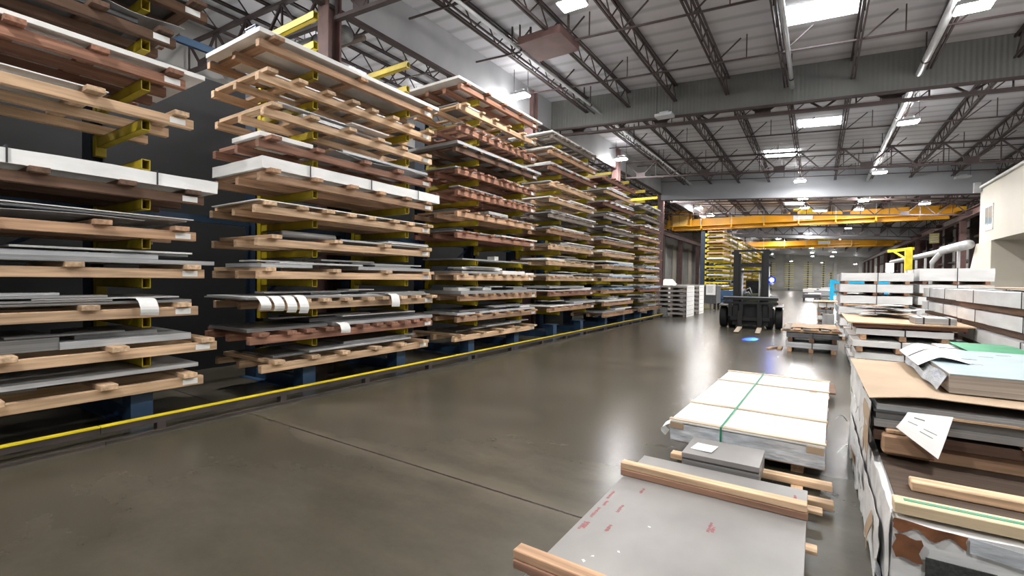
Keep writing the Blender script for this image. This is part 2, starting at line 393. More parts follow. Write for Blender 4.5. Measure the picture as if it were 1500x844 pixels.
# skylights: panes of daylight let into the roof, one object each
n = 0
for (x0, x1, y0, y1) in [(-.68, .60, 11.45, 12.22), (-.68, .62, 19.6, 20.45), (-2.11, -.76, 23.75, 24.95), (-.68, .65, 28.72, 29.6), (-2.11, -.8, 39.9, 40.8),
                         (-.76, .5, 44.2, 45.2), (-.7, .6, 52, 53), (-2.1, -.8, 60, 61), (-.7, .6, 68, 69), (-.68, .6, 3.8, 4.6), (-13.3, -12.3, 9.5, 10.4), (-11.7, -10.8, 14, 14.9)]:
    n += 1
    z0, z1 = roof(x0), roof(x1)
    struct('window_%d' % n, MB().add([(x0, y0, z0 - .03), (x1, y0, z1 - .03), (x1, y1, z1 - .03), (x0, y1, z0 - .03), (x0, y0, z0 + .02), (x1, y0, z1 + .02), (x1, y1, z1 + .02), (x0, y1, z0 + .02)],
        [(3, 2, 1, 0), (4, 5, 6, 7), (0, 1, 5, 4), (1, 2, 6, 5), (2, 3, 7, 6), (3, 0, 4, 7)]), 'sky')

# ------------------------------------------------------------------ high-bay lamps
lm_frame = MB()
for a in ((-.25, -.23, -.18, .18), (.23, .25, -.18, .18), (-.25, .25, -.18, -.16), (-.25, .25, .16, .18)): lm_frame.box(*a, -.03, .05)
lm_frame = lm_frame.mesh('lamp_frame', 'galv'); lm_lens = MB().box(-.228, .228, -.158, .158, -.055, -.005); lm_lens.f.pop(1); lm_lens = lm_lens.mesh('lens', 'led')     # open at the back, where it meets the housing
lm_body = MB().box(-.23, .23, -.16, .16, -.003, .05).box(-.13, .13, -.09, .09, .05, .12).mesh('lamp_housing', 'galv')
lm_dead = MB().box(-.228, .228, -.158, .158, -.02, -.005).mesh('lens', 'white')
lm_up = MB().add([(sx * .175 + dx, dy, .056) for sx in (-1, 1) for dx, dy in ((-.035, -.13), (.035, -.13), (.035, .13), (-.035, .13))], [(0, 1, 2, 3), (4, 5, 6, 7)])
for sx in (-1, 1): lm_up.box(sx * .175 - .038, sx * .175 - .035, -.13, .13, .05, .058).box(sx * .175 + .035, sx * .175 + .038, -.13, .13, .05, .058)
lm_up = lm_up.mesh('uplight', 'uplight')
lm_tube = MB()
for k in range(4): lm_tube.box(-.21, .21, -.13 + .075 * k, -.10 + .075 * k, -.04, -.022)
lm_tube = lm_tube.mesh('lamp_tubes', 'galv')
ORD = ['first', 'second', 'third', 'fourth', 'fifth', 'sixth', 'seventh', 'eighth', 'ninth', 'tenth', 'eleventh', 'twelfth', 'thirteenth', 'fourteenth', 'fifteenth', 'sixteenth']
def lamp(x, y, label, lit=True, drop=.8):
    z = roof(x) - drop
    t = thing('high_bay_lamp', label, 'lamp', (x, y, z), 0, 'high bay lamps under the roof')
    put('lamp_frame', lm_frame, t); put('lens', lm_lens if lit else lm_dead, t); put('lamp_housing', lm_body, t)
    if lit: put('uplight', lm_up, t)
    if not lit: put('lamp_tubes', lm_tube, t)
    for sx in (-.24, .24): MB().bar((sx, 0, .04), (sx, 0, drop - .01), .012).build('hanger', 'girder', t)
rows = [('lit lamp in the row beside the grey draft curtain', -7.4, [2.2, 11.7, 20.1, 28.73, 31.5, 36.4, 41, 50, 62, 74, 88, 102]),
        ('lit lamp in the row above the open aisle floor', -3.95, [-1.5, 8.0, 48, 64]),
        ('lit lamp in the row through the skylight line', -.8, [26.9, 32.6, 36.8, 46, 56, 68, 80, 92, 104]),
        ('lit lamp in the row above the stacked packs', 2.16, [-3.5, 3.8, 11.1, 18, 25.5, 29.4, 33.8, 37.6, 50, 62, 74, 88, 102]),
        ('lit lamp in the row behind the rack', -11.2, [-2, 2.6, 7.4, 11.5, 15.5, 24])]  # some of these added to brighten the roof over the rack
for lab, x, ys in rows:  # far lamps of the rows added to brighten the hall end
    hid = {-7.4: 1, -3.95: 1, 2.16: 2, -11.2: 2}.get(x, 0)     # unseen lamps added for light before the first one in frame
    for i, y in enumerate(ys): lamp(x, y, lab.replace('lit lamp in', '%s lit lamp counting away in' % ORD[i - hid] if i >= hid else 'unseen lamp %s before the frame begins in' % ['shortly', 'well'][hid - 1 - i]))
for x, wl in ((-4.6, 'lit lamp close to the end wall above the second end rack'), (.8, 'added lit lamp close to the end wall above the narrow end rack'), (6.2, 'added lit lamp close to the end wall over the side runway')): lamp(x, 113.5, wl, True, 1.6)  # lamps put in to brighten the dark end wall
for yy, wl in ((8, 'added unseen lamp well outside the frame beyond the long white pile'), (15, 'added unseen lamp just outside the frame in front of the cream enclosure')): lamp(5.2, yy, wl)  # unseen lamps added to brighten the enclosure front and the stacks
lamp(5.04, 35.2, 'lone lit lamp above the crane runway side')
lamp(-3.92, 14.25, 'unlit lamp with bare tubes in front of the dark cross bulkhead', False, 1.07)
lamp(5.16, 27.5, 'unlit pale lamp above the cream enclosure roof', False)

# ------------------------------------------------------------------ cantilever rack
XU, XT = -7.45, -6.0                       # upright face and arm tip
PER = 3.78
def bay_y(k): return .27 + PER * k, 2.05 + PER * k
LEV = [.30] + [.69 + .42 * k for k in range(12)]     # arm centre heights, tier 0 is the base
ZTOP = [.365] + [z + .055 for z in LEV[1:]]
def armm(mat):
    m = MB(); w = .04; h0, h1 = .055, .05; t = .008; x0, x1 = XU + .02, XT
    for (ya, yb, za, zb) in ((-w, w, h0 - t, h0), (-w, w, -h0, -h0 + t), (-w, -w + t, -h0, h0), (w - t, w, -h0, h0)): m.box(x0, x1, ya, yb, za, zb)
    m.box(x0, x0 + .1, -w - .012, w + .012, -h0 - .1, h0 + .04)
    return m.mesh('arm', mat)
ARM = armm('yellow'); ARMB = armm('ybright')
MT['upr_shade'] = M('upr_shade', (.016, .032, .06), .5, scale=(4, 4, 4), var=.3, rnd=.1)  # rack blue darkened to carry the shade behind the loads
UP = MB().box(XU - .30, XU, -.07, -.05, 0, 5.55).box(XU - .30, XU, .05, .07, 0, 5.55).box(XU - .17, XU - .13, -.05, .05, 0, 5.55).box(XU - .31, XU + .01, -.08, .08, 5.55, 5.57).mesh('upright', 'upr_shade')
BASE = MB().box(XU - .3, XT - .36, -.06, .06, 0.012, .16).box(XU - .3, XT - .06, -.16, .16, 0, .012).box(XT - .36, XT - .12, -.10, .10, .012, .352).box(XT - .42, XT - .1, -.18, .18, .352, .364).mesh('base', 'blue')
def rack(k, y0, label, arm=ARM, tiers=range(1, 13), braces=True, x=0., ys=None, group='cantilever racks in a row along the aisle'):
    t = thing('cantilever_rack', label, 'rack', (x, y0, 0), 0, group)
    ya, yb = ys or (0, 1.78)
    for y in (ya, yb):
        put('upright', UP, t, (0, y, 0)); put('base', BASE, t, (0, y, 0))
        for i in tiers: put('arm', arm, t, (0, y, LEV[i]))
    if braces:
        for z in (1.2, 2.45, 3.7, 4.95):
            MB().bar((XU - .15, ya + .05, z), (XU - .15, yb - .05, z), .06, .1).build('brace', 'blue', t)
        for z in (1.25, 3.75): MB().bar((XU - .17, ya + .05, z), (XU - .17, yb - .05, z + 1.15), .05).build('brace', 'blue', t)
        if k < 5 and k >= 0:
            for z in (2.45, 4.95): MB().bar((XU - .15, yb + .051, z), (XU - .15, PER - .10, z), .06, .1).build('brace', 'blue', t)
    return t
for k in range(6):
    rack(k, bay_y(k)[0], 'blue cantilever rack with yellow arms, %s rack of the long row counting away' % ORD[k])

# guard rail along the foot of the rack, in lengths
ends = [-2.5, 1.6, 5.7, 9.8, 13.9, 18.0, 21.35]
for i in range(6):
    y0, y1 = ends[i] + .004, ends[i + 1] - .004; L = y1 - y0
    t = thing('guard_rail', 'low brown guard rail with yellow top, %s length along the rack foot counting away' % ORD[i], 'guard rail', (-5.8, y0, 0), 0, 'guard rail along the rack foot')
    MB().box(-.03, .03, 0, L, .072, .132).build('rail_beam', 'railb', t)
    MB().box(-.042, .036, 0, L, .1325, .143).build('yellow_cap', 'ybright', t)['label'] = 'yellow painted top'
    MB().box(.13, .17, 0, L, 0, .022).build('floor_strip', 'railb', t)  # low dark strip on the floor along the rail
    y = .5
    while y < L: MB().box(-.06, .03, y - .04, y + .04, 0, .0715).build('foot', 'railb', t); y += 1.35
t = thing('guard_rail_end_post', 'grey steel block closing the far end of the guard rail', 'post', (-5.8, 21.5, 0))
MB().box(-.14, .14, -.12, .12, 0, .42).build('block', 'steel', t, bev=.01); MB().box(-.2, .2, -.12, .2, 0, .02).build('foot_plate', 'steel', t)

# ------------------------------------------------------------------ loads on the rack
TIER = ['lowest', 'second', 'third', 'fourth', 'fifth', 'sixth', 'seventh', 'eighth', 'ninth', 'tenth', 'eleventh', 'twelfth', 'thirteenth']
WNAME = {'pine': 'pale pine', 'tan': 'tan wood', 'red': 'reddish wood', 'brown': 'dark brown wood', 'grey': 'weathered grey wood'}
PN = {'alu': ('metal_sheet_pack', 'bright grey metal sheets', 'sheet metal'), 'steel': ('metal_sheet_pack', 'mid grey metal sheets', 'sheet metal'),
      'dark': ('metal_sheet_pack', 'dark grey metal sheets', 'sheet metal'), 'white': ('coated_sheet_pack', 'white coated sheets', 'sheet metal'),
      'wrap': ('wrapped_sheet_pack', 'white paper-wrapped sheet pack', 'wrapped pack'), 'film': ('wrapped_sheet_pack', 'film-wrapped pale sheet pack', 'wrapped pack'),
      'bluefilm': ('coated_sheet_pack', 'pale blue filmed sheets', 'sheet metal'),
      'panel': ('metal_sheet', 'one wide pale metal sheet', 'sheet metal'), 'bent': ('metal_sheet', 'bent thin bright metal sheet', 'sheet metal'),
      'tube': ('metal_tube', 'round metal tube', 'tube'), 'roll': ('paper_roll', 'rolled sheet of white paper', 'paper')}
rng = random.Random(11)
def load(k, lv, y0, y1, wood, packs, dep=1.25, nb=6, xf=-5.93, rows=3, tags=True, boards_out=.09, rh=.10):
    """one timber skid on the arms of tier lv in bay k, and each pack of sheets lying on it"""
    z = ZTOP[lv] + .001; yc = (y0 + y1) / 2; L = y1 - y0
    where = '%s tier of the %s rack' % (TIER[lv], ORD[k])
    t = thing('timber_skid', '%s skid under sheets, %s' % (WNAME[wood], where), 'skid', (xf, yc, z), 0, 'timber skids on the cantilever racks')
    bw = .085
    for r in range(rows):
        put('runner', boxm(bw, L - .04 * (r % 2), rh, wood + '_y', .004), t, (-.05 - (dep - .1) * r / (rows - 1), rng.uniform(-.02, .02), 0))
    bt = .050 if k < 2 else .038
    for i in range(nb):
        y = -L / 2 + .16 + (L - .3) * i / (nb - 1) + rng.uniform(-.05, .05)
        o = boards_out * rng.uniform(.2, 1.2)
        put('cross_board', boxm(dep + .09, .14 if k < 2 else .095 if i % 2 else .13, bt, wood + '_x', .003), t, (-dep / 2 + .02 + o - .035, y, rh))
    if tags:
        put('end_tag', boxm(.004, .15, .062, 'paper'), t, (-.05 + bw / 2 + .003, L / 2 - .14, .02))['label'] = 'white paper tag'
    zz = rh + bt; tops = {}
    packs = list(packs); nspec = len(packs)
    for q in range(4 if lv <= 4 else 2):
        a = rng.uniform(-.98, .6)
        packs.append((rng.choice(['alu', 'white', 'steel', 'alu', 'white']), a, min(.98, a + rng.uniform(.25, 1.0)), rng.uniform(.0, .35), rng.uniform(.12, .5), rng.uniform(.012, .03)))
    for pi, (kind, a, b, off, d, th) in enumerate(packs):
        nm, words, cat = PN[kind]
        a, b = yc + a * L / 2, yc + b * L / 2
        stacked = max([tp for (lo, hi, tp) in tops.values() if lo < b and hi > a] or [0])
        if pi >= nspec and any(lo < b + .02 and hi > a - .02 and packs[q][0] in ('bent', 'panel', 'tube', 'roll') for q, (lo, hi, tp) in tops.items()): continue
        if stacked + th * (2 if kind in ('tube', 'roll') else 1) > (.30 if lv == 12 else .115 if lv == 0 else .150 if k < 2 else .160): continue
        pz = z + zz + max([tp for (lo, hi, tp) in tops.values() if lo < b and hi > a] or [0]) + .0008
        lab = '%s %s on the %s' % (['', 'second', 'third', 'fourth', 'fifth', 'sixth', 'seventh', 'eighth', 'ninth', 'tenth'][pi] + (' ' if pi else ''), words, where)
        lab = lab.strip().replace('  ', ' ')
        loc = (xf - off - d / 2, (a + b) / 2, pz); LL = b - a
        if kind in ('wrap', 'film'):
            o = thing(nm, lab, cat, loc, 0, 'packs of sheets on the racks')
            put('pack_body', puffy(d, LL, th, .012 if kind == 'wrap' else .02, k * 17 + lv, kind), o)
            for q in (-.3, .02, .33): strap(o, d + .02, LL, th + .012, q * LL, 'ink', .014)
        elif kind == 'panel':
            sag = rng.uniform(.0, .006)
            o = MB().grid(lambda u, v: (d * (.5 - u), LL * (v - .5), th + .012 * (math.sin(v * 5 + k) * .3 + .3) * (1 - u)), 2, 10, th).build(nm, 'white', None, loc)
            tag(o, lab, cat, 'packs of sheets on the racks')
        elif kind == 'bent':
            A = rng.uniform(.02, .05); ph = rng.uniform(0, 5)
            o = MB().grid(lambda u, v: (d * (.5 - u), LL * (v - .5), .008 + A * (.5 + .5 * math.sin(v * 8 + ph)) * (1 - .8 * u)), 4, 24, .004).build(nm, 'alu', None, loc)
            tag(o, lab, cat, 'packs of sheets on the racks')
        elif kind == 'tube':
            o = MB().tube([(0, -LL / 2, th), (0, LL / 2, th)], th, 10).build(nm, 'steel', None, loc, smooth=True)
            tag(o, lab, cat, 'packs of sheets on the racks')
        elif kind == 'roll':
            pr = [(d * .5 * math.cos(s * .6) * (1 - .03 * s), th + th * math.sin(s * .6) * (1 - .03 * s)) for s in range(0, 15)]
            m = MB(); vs = []; fs = []
            for (px, pz2) in pr: vs += [(px * .2, -LL / 2, pz2), (px * .2, LL / 2, pz2)]
            for s in range(14): fs.append((2 * s, 2 * s + 1, 2 * s + 3, 2 * s + 2))
            m.add(vs, fs); o = m.build(nm, 'paper', None, loc); tag(o, lab, cat, 'packs of sheets on the racks')
        else:
            o = put(nm, boxm(d, LL, th, kind, .003), None, loc, (0, 0, rng.uniform(-.006, .006)))
            tag(o, lab, cat, 'packs of sheets on the racks')
        tops[pi] = (a, b, pz - z - zz + th + (.012 if kind == 'bent' else .0015))
    return t
def bc(k): return 1.16 + PER * k
SPEC = {}
# ---- first rack: seen side on, tiers from the floor up
b = bc(0)
SPEC[0, 0] = (b - 1.95, b + 1.42, 'pine', [('steel', -.95, .2, .2, 1.0, .05), ('alu', -.1, .98, .06, .9, .045), ('alu', -.25, .12, .0, .5, .05)], dict(nb=5))
SPEC[0, 1] = (b - 1.9, b + 1.55, 'pine', [('steel', -1, .22, .08, 1.1, .12), ('alu', .22, .86, .05, 1.1, .07), ('steel', .3, .7, .2, .8, .05)], dict(nb=5))
SPEC[0, 2] = (b - 2.0, b + 1.35, 'pine', [('steel', -.98, .98, .06, 1.1, .03), ('alu', -.7, .55, .04, 1.1, .02), ('alu', .2, .9, .03, 1.0, .015)], dict(nb=5))
SPEC[0, 3] = (b - 2.0, b + 1.42, 'pine', [('alu', -1, 1.06, -.02, 1.2, .045), ('alu', -.1, .75, .05, 1.0, .05)], dict(nb=4))
SPEC[0, 4] = (b - 2.0, b + 1.35, 'tan', [('bent', -1, .7, -.02, 1.1, .05), ('alu', -.9, .95, .05, 1.1, .02), ('panel', -.6, .98, .0, 1.1, .008)], dict(nb=5))
SPEC[0, 5] = (b - 2.0, b + 1.42, 'brown', [('wrap', -1, 1.08, -.03, 1.25, .135)], dict(nb=6))
SPEC[0, 7] = (b - 2.0, b + 1.30, 'pine', [('panel', -1, .55, -.01, 1.1, .012)], dict(nb=5))
SPEC[0, 8] = (b - 2.0, b + 1.25, 'red', [('white', -1, 1.1, -.05, 1.3, .05)], dict(nb=6, rows=4, dep=1.4))
SPEC[0, 9] = (b - 2.0, b + 1.15, 'brown', [('dark', -1, .8, .1, 1.1, .05), ('bent', .4, 1.05, 0., 1.0, .03)], dict(nb=6, rows=4, dep=1.4))
SPEC[0, 10] = (b - 2.0, b + 1.45, 'brown', [('dark', -1, .9, .05, 1.2, .06), ('bent', .1, .9, -.05, .8, .03)], dict(nb=5, rows=3))
SPEC[0, 11] = (b - 2.0, b + 1.2, 'red', [('white', -1, .95, .0, 1.2, .06)], dict(nb=5, rows=3))
# ---- second rack
b = bc(1)
SPEC[1, 0] = (b - 1.68, b + 1.38, 'pine', [('steel', -.85, .2, .15, .9, .03), ('alu', -.55, .75, .05, .7, .03), ('steel', -.1, .9, .2, .8, .04), ('alu', .3, 1., .05, .6, .04), ('bent', .0, .6, .1, .5, .03)], dict(nb=6))
SPEC[1, 1] = (b - 1.82, b + 1.50, 'red', [('steel', -1, -.3, .1, 1., .04), ('alu', -.25, 1, .02, 1.1, .05), ('dark', -.4, .9, .3, .8, .06)], dict(nb=11))
SPEC[1, 2] = (b - 1.68, b + 1.50, 'pine', [('steel', -1.12, .95, .02, 1.1, .02), ('alu', -1.1, .2, .02, 1.1, .015), ('steel', .3, .9, .05, .9, .02)], dict(nb=9))
SPEC[1, 3] = (b - 1.72, b + 1.45, 'pine', [('alu', -.98, -.52, .02, .9, .05), ('alu', -.02, .98, .02, 1.0, .05), ('steel', .2, .7, .06, .9, .035)], dict(nb=4))
SPEC[1, 4] = (b - 1.72, b + 1.42, 'pine', [('tube', -.75, -.22, .12, .1, .045), ('alu', -.2, .98, .05, 1., .03), ('roll', .2, .32, .02, .4, .06), ('roll', .48, .6, .02, .4, .06)], dict(nb=4))
SPEC[1, 5] = (b - 1.75, b + 1.42, 'pine', [('panel', -1, 1, -.02, 1.2, .012)], dict(nb=8))
SPEC[1, 6] = (b - 1.70, b + 1.48, 'tan', [('wrap', -1, 1.08, -.03, 1.3, .15)], dict(nb=6))
SPEC[1, 7] = (b - 1.72, b + 1.42, 'red', [('white', -.98, -.5, .05, .7, .06), ('bent', -.3, 1, -.02, 1.0, .05), ('alu', -.2, .95, .02, 1.1, .04)], dict(nb=5))
SPEC[1, 8] = (b - 1.68, b + 1.42, 'pine', [('alu', -.6, -.1, .1, .6, .05), ('white', -.2, .5, .2, .8, .03)], dict(nb=6))
SPEC[1, 9] = (b - 1.72, b + 1.42, 'pine', [('white', -.1, .6, .1, .8, .02)], dict(nb=8))
SPEC[1, 10] = (b - 1.72, b + 1.45, 'tan', [('white', -1.02, 1.06, -.06, 1.4, .06)], dict(nb=3, rows=3, dep=1.35))
# ---- third rack
b = bc(2)
SPEC[2, 0] = (b - 1.66, b + 1.42, 'pine', [('dark', -.75, .1, .3, .6, .03), ('steel', -.5, .3, .2, .5, .025)], dict(nb=5))
SPEC[2, 1] = (b - 1.6, b + 1.5, 'tan', [('alu', -.98, -.6, .02, .9, .04), ('alu', -.5, .98, .02, 1.0, .045), ('steel', -.8, .3, .2, .8, .03), ('white', .6, .9, .1, .5, .05)], dict(nb=6))
SPEC[2, 2] = (b - 1.52, b + 1.5, 'tan', [('alu', -1.0, 1.0, -.02, 1.15, .065), ('white', -.95, -.7, .1, .4, .06), ('white', -.4, -.2, .1, .4, .06), ('steel', .4, .8, .1, .6, .05)], dict(nb=10))
SPEC[2, 3] = (b - 1.6, b + 1.36, 'pine', [('alu', -.9, .0, .0, 1.0, .05), ('white', .05, .7, -.01, .9, .08), ('white', .75, 1., 0, .6, .05)], dict(nb=8))
SPEC[2, 5] = (b - 1.6, b + 1.4, 'red', [('steel', -.95, -.1, .1, .9, .03), ('white', .0, 1.05, -.02, 1.1, .03)], dict(nb=7))
SPEC[2, 6] = (b - 1.6, b + 1.42, 'tan', [('steel', -.2, .95, .05, 1., .03), ('alu', -.3, .2, .02, .6, .03)], dict(nb=8))
SPEC[2, 7] = (b - 1.6, b + 1.42, 'red', [('white', .0, .5, .1, .6, .05), ('steel', .4, 1, .05, .7, .03)], dict(nb=12))
SPEC[2, 8] = (b - 1.6, b + 1.42, 'red', [('steel', -.98, .1, .1, 1., .03), ('alu', .2, .9, .02, .9, .03)], dict(nb=12))
SPEC[2, 9] = (b - 1.66, b + 1.5, 'brown', [('alu', -1.02, 1.05, -.05, 1.35, .06)], dict(nb=6))
SPEC[2, 10] = (b - 1.6, b + 1.4, 'red', [('alu', -.5, .1, .05, .8, .03), ('steel', .3, .9, .1, .8, .02)], dict(nb=11))
SPEC[2, 11] = (b - 1.6, b + 1.4, 'pine', [('steel', -.95, -.5, .1, .7, .03)], dict(nb=6))
SPEC[2, 12] = (b - 1.55, b + 1.45, 'red', [('white', -1.08, 1.1, -.06, 1.45, .05)], dict(nb=5, rows=4, dep=1.35))
# ---- fourth to sixth rack: many small loads
for k in (3, 4, 5):
    b = bc(k)
    for lv in range(13):
        if (k, lv) in ((4, 12), (5, 12), (5, 11), (3, 0)): continue
        r = random.Random(k * 100 + lv)
        wood = r.choice(['pine', 'pine', 'tan', 'tan', 'red', 'grey'])
        packs = []
        nP = r.choice([1, 2, 2, 3])
        for q in range(nP):
            a = r.uniform(-1.0, .0) if q else -.98
            packs.append((r.choice(['alu', 'alu', 'steel', 'white', 'white']) , a, min(1.03, a + r.uniform(.9, 2.0)), r.uniform(-.03, .1), r.uniform(.8, 1.15), r.uniform(.02, .06)))
        if lv in (11, 12) and k == 3: packs = [('white', -1.04, 1.04, -.04, 1.4, .045)]
        if lv == 11 and k == 4: packs = [('dark', -.9, .0, .1, .8, .05)]; wood = 'red'
        if k > 3 and lv in (2, 3, 4): packs[0] = ('bluefilm', -.5, .95, -.02, 1.0, .05)
        y1 = b + r.uniform(1.3, 1.48)
        if k == 5: y1 = min(y1, 21.2)
        SPEC[k, lv] = (b - r.uniform(1.5, 1.66), y1, wood, packs, dict(nb=r.choice([5, 6, 8]), tags=(k == 3)))
for (k, lv), (y0, y1, wood, packs, kw) in sorted(SPEC.items()):
    load(k, lv, y0, y1, wood, packs, **kw)

o = MB().grid(lambda u, v: (.02 + .10 * math.sin(u * 2.2), .30 * (v - .5) - .06 * u, .05 - .30 * u + .05 * math.sin(u * 3)), 10, 4, .003, (1, 0, 0)).build('curled_sheet', 'white', None, (-5.86, 1.98, ZTOP[10] + .24)); tag(o, 'white sheet end curling down off the eleventh tier of the first rack', 'sheet metal')
# small goods on the third rack's fifth tier
t = thing('sheet_offcut', 'dark sheet offcut lying on the arms, fifth tier of the third rack', 'sheet metal', (-6.6, bc(2), ZTOP[4] + .001))
MB().box(-.55, .55, -1.3, 1.3, 0, .03).build('sheet', 'steel', t); MB().box(.3, .5, -.1, .05, .031, .12).build('wrapped_end', 'white', t)
# hanging paper strips
def hang(x, y, z, w, drop, label, curl=.05):
    x += .03
    m = MB(); vs = []; fs = []; n = 9
    for i in range(n):
        s = i / (n - 1)
        if s < .35: p = (x - .16 + s / .35 * .17, z + .006 + .01 * math.sin(s * 8))
        else:
            q = (s - .35) / .65; p = (x + .012 + curl * math.sin(q * 2.6), z - drop * q)
        vs += [(p[0], y - w / 2 + .02 * s, p[1]), (p[0] + .004, y + w / 2 + .02 * s, p[1] - .006 * s)]
    for i in range(n - 1): fs.append((2 * i, 2 * i + 1, 2 * i + 3, 2 * i + 2))
    o = m.add(vs, fs).build('paper_strip', 'paper')
    sm = o.modifiers.new('thickness', 'SOLIDIFY'); sm.thickness = .002
    tag(o, label, 'paper', 'loose paper strips hanging from the racked sheets')
hang(-5.90, 2.0, ZTOP[2] + .195, .16, .16, 'white paper strip hanging from the third tier of the first rack')
hang(-5.84, bc(1) + .42, ZTOP[2] + .175, .17, .19, 'white paper strip hanging alone mid skid, third tier of the second rack', .03)
for i, (dy, d) in enumerate(((-1.80, .15), (-1.62, .17), (-1.44, .2), (-1.26, .22))):
    hang(-5.77 - .015 * i, bc(1) + dy, ZTOP[2] + .19, .13, d, '%s of four drooping paper strips, near end of the second rack third tier' % ORD[i], .08)
hang(-5.84, bc(1) - .55, ZTOP[1] + .19, .16, .13, 'short white paper strip hanging from the second tier of the second rack', .03)

# ------------------------------------------------------------------ second rack line beyond the crane, and racks at the far wall
for k in range(11):
    near = k < 5
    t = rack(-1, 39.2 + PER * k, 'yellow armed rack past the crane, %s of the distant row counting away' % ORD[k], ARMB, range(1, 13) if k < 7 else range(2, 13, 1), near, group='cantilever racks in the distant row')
    b = 39.2 + PER * k + .89
    if k < 9:
        for lv in range(0, 13):
            r = random.Random(900 + k * 20 + lv)
            if k >= 5:
                if r.random() < .25: continue
                tag(put('sheet_load', boxm(1.25, 3.1, .1, r.choice(['alu', 'white', 'tan_y', 'grey_y', 'tan_y'])), None, (-6.55, b, ZTOP[lv] + .001)), 'pale sheet load, %s tier of the %s distant rack' % (TIER[lv], ORD[k]), 'sheet load', 'sheet loads far down the distant rack row')
                continue
            if r.random() < .14: continue
            s = thing('timber_skid', '%s skid of pale sheets, %s tier of the %s distant rack' % (WNAME[r.choice(['tan'])], TIER[lv], ORD[k]), 'skid', (-5.98, b, ZTOP[lv] + .001), 0, 'skids on the distant rack row')
            Lk = r.uniform(2.7, 3.2)
            for q in (0, 1): put('runner', boxm(.09, 3.0, .09, r.choice(['tan_y', 'pine_y', 'grey_y'])), s, (-.05 - 1.1 * q, 0, 0))
            put('sheet_load', boxm(1.2, round(Lk, 1), round(r.uniform(.05, .12), 2), r.choice(['alu', 'white', 'tan_y', 'grey_y'])), s, (-.6, 0, .091))
t0 = None
for i, (x, wd) in enumerate(((-4.9, 1.7), (-1.6, 1.5), (1.05, .8), (2.3, .8), (-8.2, 1.6))):
    t = thing('cantilever_rack', ['yellow armed rack against the end wall, second counting from the long racks', 'yellow armed rack against the end wall, third counting from the long racks',
        'narrow bright yellow rack against the end wall', 'shortest rack against the end wall behind the wrapped packs', 'dim rack against the end wall beside the long racks'][i], 'rack', (x, 113, 0), 0, 'racks against the end wall')
    hz = 5.9 if i != 3 else 3.8
    MB().box(-.12, .12, -.12, .12, 0, hz).box(-.2, .2, -.8, .8, 0, .15).build('upright', 'blue', t)
    z = .5
    while z < hz:
        put('arm', boxm(wd, .12, .17, 'ypale'), t, (0, -.15, z)); z += .45

# ------------------------------------------------------------------ bridge cranes, runways
def ibeam(m, x0, x1, y, z0, z1, w):
    m.box(x0, x1, y - w / 2, y + w / 2, z0, z0 + .04); m.box(x0, x1, y - w / 2, y + w / 2, z1 - .04, z1); m.box(x0, x1, y - .02, y + .02, z0 + .04, z1 - .04)
for (x, lab, y1) in ((-11., 'dark red runway beam along the rack side carrying both cranes', 112), (7.3, 'dark red runway beam along the enclosure side carrying both cranes', 112)):
    t = thing('crane_runway', lab, 'crane runway', (x, 30.2, 0))
    L = y1 - 30.2
    MB().box(-.16, .16, 0, L, 5.50, 5.54).box(-.16, .16, 0, L, 5.9, 5.94).box(-.02, .02, 0, L, 5.54, 5.9).build('beam', 'oxide', t)
    MB().box(-.03, .03, 0, L, 5.94, 6.0).build('rail', 'steel', t)
    y = .6
    while y < L:
        s = 1 if x > 0 else -1
        MB().box(-.15, .15, y - .15, y - .12, 0, 5.5).box(-.15, .15, y + .12, y + .15, 0, 5.5).box(-.012, .012, y - .12, y + .12, 0, 5.5).build('post', 'oxide', t); y += 7.7
